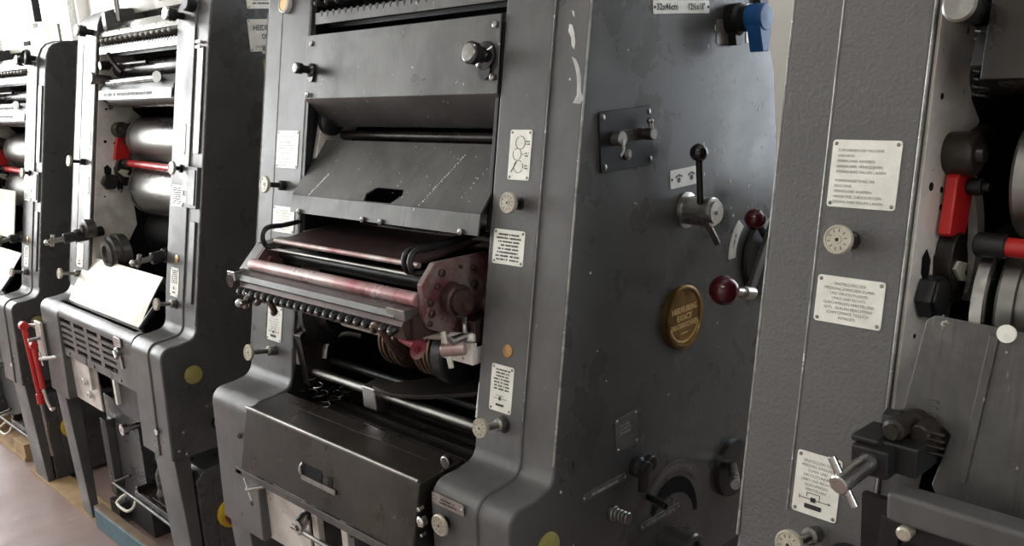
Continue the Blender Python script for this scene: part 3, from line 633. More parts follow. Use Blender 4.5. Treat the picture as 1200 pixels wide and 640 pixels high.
def guarded_interior(root):
    """the main press: sheet guards over the rollers, delivery head with red ink, shafts below"""
    x0, x1 = XI + .006, 1 - XI - .003
    cy = lambda z, c: LEAN * z + c
    # upper guard
    mb = MB(); mb.path([(cy(.775, -.012), .775), (cy(.64, -.008), .640), (cy(.63, .0), .630), (cy(.575, .062), .575)], x0, x1, .004)
    o = mb.build('upper_guard', 'guard', root, .0015)
    for (x, z) in ((.217, .757), (.795, .757), (.212, .648), (.797, .668)):
        mb = MB(); mb.lathe(colF(x, z, -.013), [(.006, 0), (.006, .004), (.0, .007)], 14); mb.build('dome_bolt', 'steel', o)
    for (x, z, r) in ((.775, .705, .020), (.222, .700, .012)):
        f = colF(x, z, -.012); mb = MB(); mb.lathe(f, [(r * 1.3, 0), (r * 1.25, .006), (r * .7, .010), (r * .7, .024), (r, .028), (r, .040), (r * .8, .042)], 28); mb.prism(f, rrect(r * 1.5, r * 3, r * .7, 4, r * .1, -r * .6), 0, .005); k = mb.build('guard_knob', 'ball', o)
        mb = MB(); mb.lathe(F(f.p(0, 0, .042), f.u, f.v, f.n), [(r * .8, 0), (r * .75, .002), (0, .0025)], 24); mb.build('knob_face', 'steel_dull', k)
    # lower guard with its oval hand hole
    n0 = (cy(.545, .048), .545); n1 = (cy(.435, -.026), .435); n2 = (cy(.398, -.030), .398)
    mb = MB(); hx0, hx1 = .455, .565
    d = V((n1[0] - n0[0], n1[1] - n0[1])); pt = lambda t: (n0[0] + d.x * t, n0[1] + d.y * t)
    ha, hb = .76, .99
    dn = V((0, d.x, d.y)).normalized(); nn = V((0, d.y, -d.x)).normalized(); nn = nn if nn.y < 0 else -nn
    P3 = lambda x, t, k: V((x, *pt(t))) + nn * (.002 if k else -.002)
    mid = (ha + hb) / 2; H = [(hx0, mid), (hx0 + .024, ha), (hx1, ha), (hx1 + .006, mid - .03), (hx1 - .018, hb), (hx0 + .004, hb)]
    O_ = [(x0, 0), (x1, 0), (x1, 1), (x0, 1)]
    vs = [P3(x, t, 1) for x, t in O_ + H] + [P3(x, t, 0) for x, t in O_ + H]
    top = [(0, 1, 6, 5), (1, 2, 8, 7), (1, 7, 6), (2, 3, 9, 8), (3, 0, 4, 9), (0, 5, 4)]
    mb.add(vs, top + [tuple(q + 10 for q in f_[::-1]) for f_ in top] + [(4 + k, 4 + (k + 1) % 6, 14 + (k + 1) % 6, 14 + k) for k in range(6)] + [(0, 1, 11, 10), (1, 2, 12, 11), (3, 0, 10, 13)])
    mb.path([n1, n2], x0, x1, .004)
    o = mb.build('lower_guard', 'guard', root)
    for x in (.235, .47, .53, .765):
        mb = MB(); mb.lathe(colF(x, .402, -.033), [(.006, 0), (.006, .004), (.0, .007)], 14); mb.build('dome_bolt', 'steel_dull', o)
    rd = random.Random(9); mb = MB()
    def streak(x, t0, t1, dx, n, r):
        for k in range(n):
            t = t0 + (t1 - t0) * k / (n - 1); q = pt(t); f = F((x + dx * k / (n - 1) + rd.uniform(-.002, .002), q[0], q[1]), (1, 0, 0), dn, nn)
            mb.prism(f, circ(r * rd.uniform(.5, 1.2), 7), .0018, .0026)
    streak(.69, .18, .97, -.055, 26, .0018); streak(.29, .60, .99, -.03, 30, .0022); streak(.77, .3, .8, -.03, 8, .0014)
    for k in range(16): streak(rd.uniform(.25, .78), rd.uniform(.05, .9), rd.uniform(.05, .9), .01, 2, .0010)
    tag(mb.build('paint_drips', 'chip', o), kind='stuff')
    # vertical guide rails beside the guards
    for x in (.193, 1 - XI - .012):
        mb = MB(); mb.yz([(cy(.40, -.004), .40), (cy(.76, -.004), .76), (cy(.76, .012), .76), (cy(.40, .012), .40)], x, x + .009); mb.build('guide_rail', 'black', root, .001)
    # bearing casting seen left between the guards
    mb = MB(); mb.yz([(cy(.66, .03), .63), (cy(.5, .01), .47), (.20, .50), (.26, .60), (.24, .64)], XI + .001, XI + .016); mb.build('bearing_casting', 'cast', root, .002)
    mb = MB(); mb.lathe(F((XI + .016, .165, .585), (0, 1, 0), (0, 0, 1), (1, 0, 0)), [(.030, 0), (.030, .014), (.020, .018), (.008, .018), (.008, .026), (0, .026)], 28); mb.build('bearing_cap', 'black', root)
    # rollers behind
    for y, z, r, m_ in ((.22, .585, .014, 'steel_dull'), (.20, .553, .010, 'oily'), (.28, .50, .06, 'black'), (.27, .38, .055, 'black'), (.19, .352, .020, 'oily'), (.30, .66, .05, 'black')):
        mb = MB(); mb.rod((XI, y, z), (1 - XI, y, z), r, 32); mb.build('roller', m_, root)
    mb = MB(); mb.box(XI, 1 - XI, .33, .345, .55, .80); mb.build('roller_screen', 'black', root)
    # ---- delivery head -------------------------------------------------
    PL = [(.115, .352), (-.014, .356), (-.046, .322), (-.048, .268), (-.036, .240), (.02, .212), (.11, .205)]
    mb = MB(); mb.yz(PL, .742, .756); o = mb.build('ink_splashed_end_plate', 'redink', root, .002)
    for y, z, r in ((.0, .335, .0075), (-.030, .287, .007), (-.030, .267, .007), (.075, .33, .006), (.075, .300, .008), (-.036, .250, .005), (.045, .338, .004), (-.012, .312, .006)):
        mb = MB(); mb.lathe(F((.756, y, z), (0, 1, 0), (0, 0, 1), (1, 0, 0)), [(r, 0), (r, .004), (r * .6, .006), (0, .006)], 16); mb.build('bolt', 'brown', o)
    mb = MB(); f = F((.756, .020, .285), (0, 1, 0), (0, 0, 1), (1, -.25, 0)); mb.lathe(f, [(.030, 0), (.030, .030), (.026, .034), (.022, .034), (.022, .052), (.010, .054), (.010, .066), (0, .066)], 32); mb.build('drive_stub', 'brown', root)
    mb = MB(); mb.cyl(F((.775, .085, .262), (0, 1, 0), (0, 0, 1), (1, 0, 0)), .018, -.02, .012); mb.box(.765, .80, .03, .10, .195, .245); mb.box(.77, .80, .09, .13, .235, .30); mb.build('drive_block', 'brown', root, .003)
    mb = MB(); mb.rod((.78, -.01, .215), (.80, .10, .225), .008); mb.tube([(.775, .03, .25), (.785, .02, .22), (.78, .035, .195)], .005); mb.build('linkage', 'steel_dull', root)
    PR = [(.08, .335), (-.002, .330), (-.055, .278), (-.060, .262), (.0, .245), (.08, .25)]
    mb = MB(); mb.yz(PR, .118, .158); o = mb.build('left_cheek', 'guard', root, .002)
    mb = MB(); mb.yz([(y + .002, z + .001) for y, z in PR], .158, .164); mb.build('ink_splash_face', 'redink', o, .001)
    for y, z in ((.0, .295), (.03, .29), (.055, .30)):
        mb = MB(); mb.cyl(F((.164, y, z), (0, 1, 0), (0, 0, 1), (1, 0, 0)), .009, 0, .012); mb.build('bolt', 'redink', o)
    # loop handles
    for xx, dy in ((.187, .03), (.700, .0)):
        yb = .075 if xx < .3 else .17
        mb = MB(); mb.tube([(xx, yb, .372 + (.006 if xx > .5 else 0)), (xx, .03, .370), (xx, -.004, .372), (xx, -.020, .364), (xx, -.024, .346), (xx, -.014, .330), (xx + .02, .012, .328)], .0055, 12, 6)
        if xx > .5: mb.tube([(xx - .018, yb, .376), (xx - .018, .03, .370), (xx - .018, -.004, .372), (xx - .018, -.020, .364), (xx - .018, -.024, .346), (xx - .018, -.014, .330), (xx + .0, .012, .328)], .005, 12, 6)
        mb.build('loop_handle', 'black', root)
    # feed plate and its rods
    mb = MB(); mb.yz([(.00, .346), (.16, .360), (.16, .354), (.0, .340)], .215, .69); mb.build('feed_plate', 'brown', root, .001)
    mb = MB(); mb.rod((.205, -.004, .343), (.70, -.004, .343), .0055); mb.build('front_rod', 'redsteel', root)
    mb = MB(); mb.rod((.17, -.002, .322), (.742, -.002, .322), .0045); mb.build('second_rod', 'steel_dull', root)
    mb = MB(); mb.rod((.164, .04, .30), (.742, .04, .30), .018, 24); mb.build('dark_roller', 'black', root)
    mb = MB(); mb.rod((.164, -.044, .293), (.742, -.044, .293), .0135, 24); mb.build('ink_roller', 'redsteel', root)
    mb = MB(); mb.yz([(-.052, .283), (-.078, .277), (-.082, .265), (-.076, .262), (-.045, .268)], .135, .715); mb.build('doctor_bar', 'guard', root, .001)
    mb = MB(); mb.box(.128, .160, -.088, -.060, .262, .284); mb.build('bar_end_block', 'chrome', root, .002)
    mb = MB(); mb.box(.690, .742, -.080, -.040, .262, .282); mb.build('bar_end_block', 'steel_dull', root, .002)
    mb = MB(); mb.yz([(-.075, .262), (-.082, .252), (-.074, .225), (-.060, .222), (-.050, .262)], .165, .735); mb.build('screw_rail', 'brown', root, .001)
    n = 22
    for k in range(n):
        x = .175 + k * (.535) / (n - 1); f = F((x, -.078, .244), (1, 0, 0), (0, 0, 1), (0, -1, -.15))
        mb = MB(); mb.lathe(f, [(.009, 0), (.009, .010), (.007, .014), (0, .016)], 12); s = mb.build('duct_screw', 'black', root)
        mb = MB(); mb.ball(f.p(0, .001, .0155), .0028, 8); mb.build('screw_tip', 'steel', s)
    mb = MB(); mb.box(.18, .70, -.06, .0, .226, .262); mb.build('duct_body', 'brown', root, .003)
    mb = MB(); mb.box(.69, .745, -.062, .02, .225, .268); mb.tube([(.655, -.085, .232), (.668, -.09, .248), (.682, -.085, .235), (.680, -.065, .20), (.675, -.04, .175)], .0065); mb.build('drop_arm', 'brown', root, .002)
    mb = MB(); mb.tube([(.205, -.07, .228), (.24, -.085, .225), (.27, -.08, .245), (.29, -.075, .215), (.26, -.06, .20)], .007); mb.build('drop_arm', 'brown', root)
    mb = MB(); mb.rod((.70, -.058, .222), (.745, -.058, .214), .010); mb.lathe(F((.752, -.062, .210), (0, 1, 0), (0, 0, 1), (.6, -1, 0)), [(.008, -.004), (.017, -.004), (.017, .006), (.007, .006), (.007, -.002), (0, -.002)], 24); mb.build('eye_bolt', 'redsteel', root)
    disc_knob(root, F((.148, -.06, .262), (1, 0, 0), (0, 0, 1), (-.3, -1, 0)), .022, .015, shaft='brown', rim='brown')
    mb = MB(); mb.box(.715, .80, .02, .10, .165, .205); mb.rod((.70, -.01, .215), (.80, .03, .215), .008); mb.build('clamp_plate', 'cast', root, .002)
    # wing screw left, T screw right
    spindle(root, .197, .220)
    t_screw(root, (.795, .01, .200), (.760, -.018, .197), .0125, .034, (-.25, 0, 1), 'sheet', body='redsteel')
    # shaft with two pairs of grooved wheels
    mb = MB(); mb.rod((.19, .075, .165), (.81, .075, .165), .014); mb.build('wheel_shaft', 'brown', root)
    mb = MB(); mb.rod((.325, .075, .165), (.50, .075, .165), .0165); mb.build('knurled_sleeve', 'cast', root)
    for xw in (.530, .560, .640, .668):
        mb = MB(); f = F((xw, .075, .160), (0, 1, 0), (0, 0, 1), (1, 0, 0)); mb.lathe(f, [(.054, -.011), (.059, -.009), (.059, -.003), (.051, -.001), (.051, .001), (.059, .003), (.059, .009), (.054, .011)], 44); mb.build('grooved_wheel', 'rim', root)
    mb = MB(); mb.lathe(F((.680, .075, .155), (0, 1, 0), (0, 0, 1), (1, 0, 0)), [(.057, 0), (.060, .004), (.060, .030), (.055, .034), (.02, .036), (0, .036)], 44); mb.build('drive_wheel', 'black', root)
    mb = MB(); mb.lathe(F((.215, .10, .165), (0, 1, 0), (0, 0, 1), (1, 0, 0)), [(.075, 0), (.078, .003), (.078, .02), (.05, .03), (.045, .06), (.0, .062)], 40); mb.build('dark_flange', 'black', root)
    # tie rods, clamp and curved arm
    mb = MB(); mb.rod((.19, .048, .030), (.81, .048, .030), .0105); mb.build('tie_rod', 'steel_dull', root)
    mb = MB(); mb.rod((.19, .100, .042), (.81, .100, .042), .0105); mb.build('tie_rod', 'black', root)
    mb = MB(); mb.yz([(.020, .004), (.020, .052), (.066, .058), (.074, .010), (.048, -.006)], .442, .486); mb.build('rod_clamp', 'steel', root, .003)
    mb = MB(); mb.prism(F((0, 0, .046), (1, 0, 0), (0, 1, .28), (0, 0, 1)), [(.48, .030), (.53, .055), (.70, .17), (.80, .24), (.80, .17), (.72, .085), (.62, .035), (.55, .015), (.485, .02)], 0, .008); mb.build('curved_arm', 'oily', root, .001)
    mb = MB(); mb.yz([(.02, .12), (.05, .145), (.085, .14), (.10, .11), (.09, .085), (.11, .055), (.09, .02), (.06, .0), (.03, .0)], XI + .002, XI + .03); mb.build('cam_bracket', 'oily', root, .002)
    mb = MB(); mb.tube([(.225, .075, .055), (.225, .09, .09), (.24, .125, .105), (.26, .155, .095)], .008); mb.build('curved_fork', 'steel_dull', root)
    mb = MB(); mb.yz([(LEAN * .35 + .008, .35), (LEAN * .1 + .008, .10), (.02, .05), (.06, .03), (.10, .12), (.11, .35)], XI + .0005, XI + .004); mb.build('side_plate', 'cast', root)
    mb = MB(); mb.rod((.79, .03, .06), (.79, .045, .125), .004); mb.build('stay_rod', 'chrome', root)
    # slatted bed in the dark
    for k in range(5):
        mb = MB(); mb.box(XI, 1 - XI, .02 + k * .035, .035 + k * .035, -.062, -.052); mb.build('bed_slat', 'oily', root, .001)
    rd = random.Random(2); mb = MB()
    for k in range(26):
        x = rd.uniform(.20, .30); y = rd.uniform(.02, .10); z = rd.uniform(-.05, .02); a = rd.uniform(0, 6); r = rd.uniform(.006, .014)
        mb.tube([(x + r * math.cos(a + t), y + r * math.sin(a + t) * .7, z + .002 * t) for t in (0, 1, 2, 3, 4)], .0013, 5, 2)
    mb.build('chain_guide', 'steel_dull', root)
    # ---- front tray -----------------------------------------------------
    mb = MB(); mb.yz([(-.119, -.012), (-.150, -.142), (-.10, -.146), (.0, -.030), (.0, -.020), (-.02, -.004)], .196, .796); o = mb.build('oil_stained_tray', 'oily', root, .003)
    mb = MB(); mb.rod((.196, -.1175, -.010), (.792, -.1175, -.010), .0040); mb.build('tray_lip', 'steel_dull', o)
    mb = MB(); mb.yz([(-.055, -.012), (-.050, -.012), (-.050, -.006), (-.055, -.006)], .22, .74); mb.build('tray_rib', 'brown', o)
    tf = F((.5, -.1345, -.077), (1, 0, 0), V((0, .031, .13)), V((0, -.13, .031)))
    mb = MB(); mb.prism(tf, rrect(.070, .028, .010, 4, -.030, -.006), 0, .0012); mb.prism(tf, rrect(.014, .024, .003, 2, .034, -.006), 0, .0012); mb.build('latch_slot', 'void', o)
    mb = MB(); mb.prism(tf, rrect(.120, .010, .004, 3, -.002, -.019), .0008, .004); mb.tube([tf.p(-.064, .008, .001), tf.p(-.070, -.004, .004), tf.p(-.064, -.014, .003)], .003, 8, 4); mb.build('tray_latch', 'steel_dull', o)
    mb = MB(); mb.box(.17, .822, -.150, -.146, -.162, -.145); mb.box(.17, .196, -.150, -.05, -.160, -.150); mb.build('tray_flange', 'guard', o, .001)
    mb = MB(); mb.cyl(F((.792, -.052, .004), (1, 0, 0), (0, 0, 1), (.6, -1, .2)), .012, -.01, .012); mb.build('tray_pivot', 'steel_dull', root)
    for z in (-.055, -.079, -.104):
        mb = MB(); f = F((.800, -.120, z), (1, 0, 0), (0, 0, 1), (.2, -1, 0)); r = .0105 if z == -.079 else .004
        mb.lathe(f, [(r, 0), (r, .012), (r * .7, .014), (r * .4, .014), (r * .4, .010), (0, .010)], 18); mb.build('side_bolt', 'chrome', root)
    f = frontF(.858, -.110, -.034); plate(root, F(f.o, (1, 0, -.02), (0, 0, 1), (0, -1, 0)), .082, .021, [], 'plate_dim', two=True, scr='steel')
    scribble(root, F(f.p(0, 0, .0016), f.u, f.v, f.n), .05, .012, 2, 31)
    disc_knob(root, frontF(.848, -.108, -.072), .012, .0195, .007, shaft='black', rim='dial')
    # hardware below the tray, left
    mb = MB(); mb.box(.165, .36, -.094, -.088, -.34, -.170); o = mb.build('lower_plate', 'cast', root, .002)
    mb = MB(); mb.box(.162, .166, -.096, -.086, -.34, -.185); mb.build('red_edge_strip', 'red', o)
    mb = MB(); mb.prism(frontF(.205, -.0945, -.200), circ(.006, 16), 0, .001); mb.build('bore', 'void', o)
    t_screw(root, (.225, -.09, -.195), (.185, -.14, -.202), .0055, .026, (.4, 0, -1), 'chrome')
    mb = MB(); mb.lathe(F((.365, -.10, -.222), (1, 0, 0), (0, 0, 1), (.55, -1, -.25)), [(.012, -.03), (.012, .010), (.0165, .012), (.0165, .040), (.013, .042), (.007, .042), (.006, .034), (0, .034)], 26); mb.build('steel_pin', 'steel', root)
    for x in (.385, .495, .67):
        mb = MB(); mb.box(x, x + .022, -.10, -.085, -.335, -.160); mb.build('support_strip', 'cast', root, .001)
    mb = MB(); mb.box(.165, 1 - XI, -.07, -.06, -.335, -.150); mb.build('lower_screen', 'black', root)
    mb = MB(); mb.rod((.30, -.10, -.268), (.72, -.10, -.274), .006); mb.build('lower_rod', 'steel_dull', root)
    for x, z in ((.135, -.095), (.155, -.255), (.10, -.30)):
        mb = MB(); mb.lathe(frontF(x, -.112, z), [(.007, 0), (.007, .003), (.004, .004), (.004, .002), (0, .002)], 16); mb.build('cap_screw', 'guard', root)

def vent_front(root, kind):
    """louvred front apron of the open presses with the hardware beneath"""
    x0, x1 = .145, .805; zt, zb = -.010, -.178; y = -.104
    mb = MB(); cols = 4; rows = 5; gx0, gx1, gz0, gz1 = .195, .665, -.150, -.045
    mb.box(x0, gx0, y, y + .008, zb, -.036); mb.box(gx1, x1, y, y + .008, zb, -.036); mb.box(gx0, gx1, y, y + .008, zb, gz0); mb.box(gx0, gx1, y, y + .008, gz1, -.036)
    cw = (gx1 - gx0) / cols; rh = (gz1 - gz0) / rows
    for c in range(cols):
        if c: mb.box(gx0 + c * cw - .014, gx0 + c * cw + .014, y, y + .008, gz0, gz1)
    for r in range(rows):
        if r: mb.box(gx0, gx1, y + .0005, y + .0075, gz0 + r * rh - .0058, gz0 + r * rh + .0058)
    A = [math.radians(180 - 15 * k) for k in range(7)]
    prof = [(-.074 + .030 * math.cos(a), -.036 + .030 * math.sin(a)) for a in A]; mb.yz(prof + [(-.062, -.006), (-.062, -.014), (-.074, -.014), (-.096, -.036)], x0, x1)
    o = mb.build('louvred_apron', 'paint', root)
    mb = MB(); mb.box(x0 + .01, x1 - .01, -.085, -.08, zb, -.03); mb.build('louvre_backing', 'void', o)
    for x in (.24, .46, .68):
        mb = MB(); mb.lathe(frontF(x, y, -.166), [(.006, 0), (.006, .003), (0, .005)], 14); mb.build('dome_bolt', 'steel_dull', o)
    mb = MB(); mb.prism(frontF(.71, -.106, -.040), rrect(.055, .030, .006), 0, .004); mb.build('catch_plate', 'steel', root, .001)
    mb = MB(); mb.lathe(frontF(.705, -.104, -.070), [(.015, 0), (.015, .010), (.010, .014), (0, .014)], 20); mb.rod((.705, -.118, -.065), (.735, -.125, -.080), .006); mb.rod((.715, -.108, -.085), (.722, -.108, -.12), .004); mb.build('catch_knob', 'steel', root)
    # plate and pins under the apron
    mb = MB(); mb.box(.04, .42, -.088, -.082, -.335, -.185); o = mb.build('lower_plate', 'cast', root, .002)
    mb = MB(); mb.prism(frontF(.165, -.0885, -.225), circ(.009, 16), 0, .001); mb.build('bore', 'void', o)
    t_screw(root, (.13, -.09, -.200), (.06, -.15, -.208), .007, .024, (.4, 0, -1), 'chrome')
    for x, z in ((.31, -.252), (.345, -.290), (.10, -.318)):
        mb = MB(); mb.lathe(frontF(x, -.088, z), [(.013, 0), (.013, .012), (.009, .014), (.004, .014), (.004, .01), (0, .01)], 20); mb.build('steel_pin', 'chrome', root)
    for x in (.385, .60):
        mb = MB(); mb.box(x, x + .018, -.104, -.092, -.26, -.150); mb.build('support_strip', 'cast', root, .001)
    mb = MB(); mb.lathe(frontF(.70, -.085, -.310), [(.010, -.02), (.010, .03), (.018, .032), (.018, .048), (.012, .050), (.006, .05), (.006, .044), (0, .044)], 22); mb.build('steel_pin', 'chrome', root)
    mb = MB(); mb.box(.42, .80, -.05, -.04, -.335, -.17); mb.build('lower_screen', 'black', root)
    mb = MB(); mb.lathe(frontF(.93, -.115, -.262), [(.009, 0), (.009, .004), (.004, .004), (.004, .002), (0, .002)], 16); mb.build('cap_screw', 'chrome', root)
    # side details low on the right cheek
    f = sideF(.06, -.205); plate(root, F(f.o, (0, 1, .03), f.v, f.n), .115, .014, [], 'plate_dark', two=True, r=.004, scr='steel', name='slim_scale')
    mb = MB(); mb.cyl(sideF(.03, -.262), .020, 0, .004); mb.cyl(sideF(.03, -.262), .012, .004, .035); mb.build('threaded_stub', 'black', root)
    for y_, z_ in ((-.07, -.26), (-.09, -.31), (-.07, -.325)):
        mb = MB(); mb.lathe(sideF(y_, z_), [(.004, 0), (.004, .002), (0, .003)], 12); mb.build('cap_screw', 'chrome', root)
    mb = MB(); mb.rod((1, .19, -.075), (1, .33, -.070), .004); mb.build('seam_bead', 'paint_side', root)

def switch_bar(root):
    """strip of switches let into the right column of the open presses"""
    f = colF(.962, .405, -.000); mb = MB(); mb.prism(f, rrect(.066, .115, .004), 0, .012); o = mb.build('switch_housing', 'paint', root, .002)
    mb = MB(); mb.prism(F(f.p(0, 0, .012), f.u, f.v, f.n), rrect(.040, .098, .003, 3, .004, 0), 0, .003); mb.build('switch_strip', 'plate_dark', o, .001)
    f = colF(.918, .405, -.0045)
    for k, z in enumerate((.036, .0, -.034)):
        mb = MB(); mb.prism(f, rrect(.026, .020, .004, 3, 0, z), 0, .006); mb.build('push_button', 'dial' if k == 2 else 'steel_dull', root, .001)
    mb = MB(); mb.prism(colF(.965, .64, 0), rrect(.034, .29, .004), 0, .006); mb.build('column_bar', 'steel_dull', root, .002)
    mb = MB(); mb.prism(colF(.965, .20, 0), rrect(.034, .23, .004), 0, .006); mb.build('column_bar', 'paint', root, .002)

BASES = {}
def use(P_):
    global BASE
    BASE = BASES[P_.name]
def make_press(kind, loc, rz, label):
    global BASE
    root = bpy.data.objects.new('printing_press', None); C.objects.link(root)
    BASE = V((.5, .3, FLOOR - loc[2])); BASES[root.name] = BASE
    Rm = Matrix.Rotation(rz, 4, 'Z'); root.location = V(loc) + Rm @ BASE; root.rotation_euler = (0, 0, rz)
    tag(root, label, 'printing press', 'printing presses in the row')
    make_body(root, kind == 3)
    top_fountain(root, kind != 2)
    column_fittings(root, kind, 'LR' if kind != 3 else 'L')
    if kind != 3: side_fittings(root, kind == 2)
    if kind == 2: guarded_interior(root)
    else:
        open_interior(root, kind)
        coupling(root, .215) if kind == 3 else spindle(root, .20, .205)
        if kind != 3:
            spindle(root, .790, .195, .045); vent_front(root, kind); switch_bar(root)
    head_knob(root, .150, .872, .055); head_knob(root, .843, .872, .055)
    return root
p2 = make_press(2, (0, 0, 0), 0, 'large central printing press with folded metal guards, red-inked roller head and bronze medallion')
p1 = make_press(1, (-1.4098, .0798, 0), -.0184, 'grey printing press left of the central one, with bare cylinders and louvred front apron')
p0 = make_press(0, (-2.760, .0806, -.0698), 0, 'farthest printing press, cut by the left picture edge behind the red levers')
p3 = make_press(3, (1.3486, -.0029, 0), -.0406, 'nearest printing press at the right edge, hammered grey column with two German instruction plates')

# ---- fittings peculiar to one press -------------------------------------------------
# main: brown disc near the head of the left column
use(p2); mb = MB(); f = colF(.092, .850, -.0045); mb.lathe(f, [(.021, 0), (.021, .010), (.017, .012), (.016, .009), (0, .009)], 32); o = mb.build('round_gauge', 'plate', p2)
mb = MB(); mb.lathe(F(f.p(0, 0, .0095), f.u, f.v, f.n), [(.0155, 0), (.0155, .001), (0, .001)], 28); mb.build('gauge_face', 'copper', o)
# press 1: bigger name plates on the side
use(p1); f = sideF(.338, .808); o = plate(p1, f, .125, .088, [('HEIDELBERG', .002, .020, .098, .015), ('OFFSET', .002, -.004, .050, .014), ('HEIDELBERGER DRUCKMASCHINEN', 0, -.031, .090, .0055)], smat='steelblue')
f = sideF(.345, .905); o = plate(p1, f, .130, .050, [], th=.004); scribble(o, F(f.p(0, 0, .004), f.u, f.v, f.n), .10, .030, 3, 17)
f = sideF(.335, .715); plate(p1, f, .05, .055, [], 'yellow')
# press 1: small badge on the column bar and rear hood with slot, feed rod
f = colF(.955, .79, -.0045); mb = MB(); mb.prism(f, rrect(.030, .008, .003, 3, 0, .008), 0, .006); mb.prism(f, rrect(.030, .008, .003, 3, 0, -.006), 0, .006); mb.build('white_badge', 'plate', p1)
for P_ in (p1, p0):
    use(P_); mb = MB(); mb.box(XI - .05, 1 - XI, .30, .312, .93, 1.02); h = mb.build('rear_hood', 'cream', P_, .003)
    mb = MB(); mb.box(.40, .47, .296, .301, .955, .972); mb.build('hood_slot', 'void', h)
    mb = MB(); mb.box(.225, .255, .175, .235, .862, .93); mb.cyl(F((.225, .20, .905), (0, 1, 0), (0, 0, 1), (-1, -.6, 0)), .018, -.03, .012); b = mb.build('rod_bracket', 'guard', P_, .004)
    if P_ is p1: mb = MB(); mb.rod((.262, .215, .90), (.262, .215, 1.35), .0085); mb.build('support_rod', 'steel_dull', b)
use(p1); mb = MB(); mb.lathe(colF(.905, .902, -.0045), [(.024, 0), (.024, .020), (.020, .026), (0, .026)], 28); mb.build('column_knob', 'black', p1)
use(p0); mb = MB(); mb.lathe(colF(.90, .885, -.0045), [(.010, 0), (.010, .02), (.028, .024), (.030, .030), (.030, .040), (.026, .042), (.024, .036), (0, .034)], 36); mb.build('hand_wheel', 'black', p0)
# press 1 and 0: red lever rods beside the left cheek
def red_levers(P_):
    mb = MB(); mb.rod((-.085, -.150, -.110), (.0, -.105, -.105), .005); mb.build('lever_spindle', 'steel', P_)
    mb = MB(); mb.rod((-.062, -.150, -.100), (-.050, -.140, -.395), .0095); mb.cyl(F((-.062, -.150, -.108), (0, 0, 1), (0, 1, 0), (1, 0, 0)), .015, -.014, .014); o = mb.build('red_lever', 'red', P_)
    mb = MB(); mb.rod((-.050, -.140, -.36), (-.050, -.140, -.40), .014); mb.build('lever_sleeve', 'red', o)
    mb = MB(); mb.rod((-.050, -.140, -.39), (-.046, -.135, -.60), .007); mb.build('lever_tail', 'steel_dull', o)
    mb = MB(); mb.rod((.018, -.150, -.165), (.040, -.150, -.320), .009); mb.cyl(F((.018, -.150, -.165), (0, 0, 1), (0, 1, 0), (1, 0, 0)), .013, -.012, .012); o = mb.build('red_lever', 'red', P_)
    mb = MB(); mb.tube([(.040, -.150, -.315), (.060, -.150, -.360), (.090, -.150, -.385), (.12, -.15, -.375)], .0055); mb.build('lever_tip', 'redsteel', o)
    mb = MB(); mb.box(-.035, .03, -.122, -.113, -.22, -.09); mb.build('lever_bracket', 'cast', P_, .002)
    mb = MB(); mb.rod((.018, -.125, -.145), (.018, -.165, -.145), .007); mb.build('lever_spindle', 'chrome', P_)
use(p1); red_levers(p1); use(p3)
# press 3: sheet guard, frame rail and strut
def pl3(x, z, c): return (x, LEAN * z + c, z)
mb = MB(); P = [(.233, .377), (.243, .384), (.80, .360), (.80, .04), (.285, .150), (.262, .188), (.276, .250), (.268, .256), (.216, .244)]
f = F((0, -.02, 0), (1, 0, 0), (0, LEAN, 1), (0, -1, LEAN)); mb.prism(f, P, 0, .004); g3 = mb.build('sheet_guard', 'guard', p3, .002)
mb = MB(); mb.prism(F(f.p(0, 0, .004), f.u, f.v, f.n), [(.305, .372), (.315, .372), (.300, .20), (.290, .20)], 0, .003); mb.build('guard_rib', 'guard', g3, .001)
for k in range(4):
    mb = MB(); mb.prism(F(f.p(0, 0, .004), f.u, f.v, f.n), rrect(.014, .0025, .001, 2, .252, .262 + k * .0075), 0, .002); mb.build('vent_louvre', 'guard', g3)
mb = MB(); mb.lathe(F(f.p(.322, .376, .004), f.u, f.v, f.n), [(.010, 0), (.010, .004), (0, .005)], 20); mb.build('guard_button', 'plate', g3)
mb = MB(); mb.box(.245, .80, -.065, -.03, .165, .200); mb.build('frame_rail', 'paint', p3, .006, 3)
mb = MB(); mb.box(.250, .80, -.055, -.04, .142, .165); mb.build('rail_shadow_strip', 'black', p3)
mb = MB(); mb.lathe(frontF(.268, -.065, .158), [(.008, -.01), (.0085, .004), (.006, .006), (0, .006)], 16); mb.build('rail_bolt', 'dial', p3)
mb = MB(); mb.prism(frontF(0, -.05, 0), [(.240, .170), (.262, .170), (.245, .0), (.222, .0)], 0, .012); mb.build('strut', 'black', p3, .001)
mb = MB(); mb.box(.19, .60, -.01, .0, -.03, .16); mb.build('lower_screen', 'black', p3)
mb = MB(); mb.lathe(frontF(.310, -.03, .115), [(.020, -.02), (.022, .006), (.014, .010), (0, .010)], 24); mb.rod((.29, -.03, .13), (.34, -.035, .10), .006); mb.build('lower_hub', 'steel_dull', p3)
mb = MB(); mb.lathe(colF(.165, .045, -.0045), [(.030, -.004), (.030, .004), (0, .004)], 26); mb.build('bore_plug', 'black', p3)
mb = MB(); f = F((.255, .0, .252), (1, 0, 0), (0, 0, 1), (0, -1, 0)); mb.cyl(f, .012, -.02, .01)
for k in range(4): mb.box(.264, .284, -.012, -.008, .258 - k * .008, .2605 - k * .008)
mb.build('comb_guide', 'oily', p3, .001)

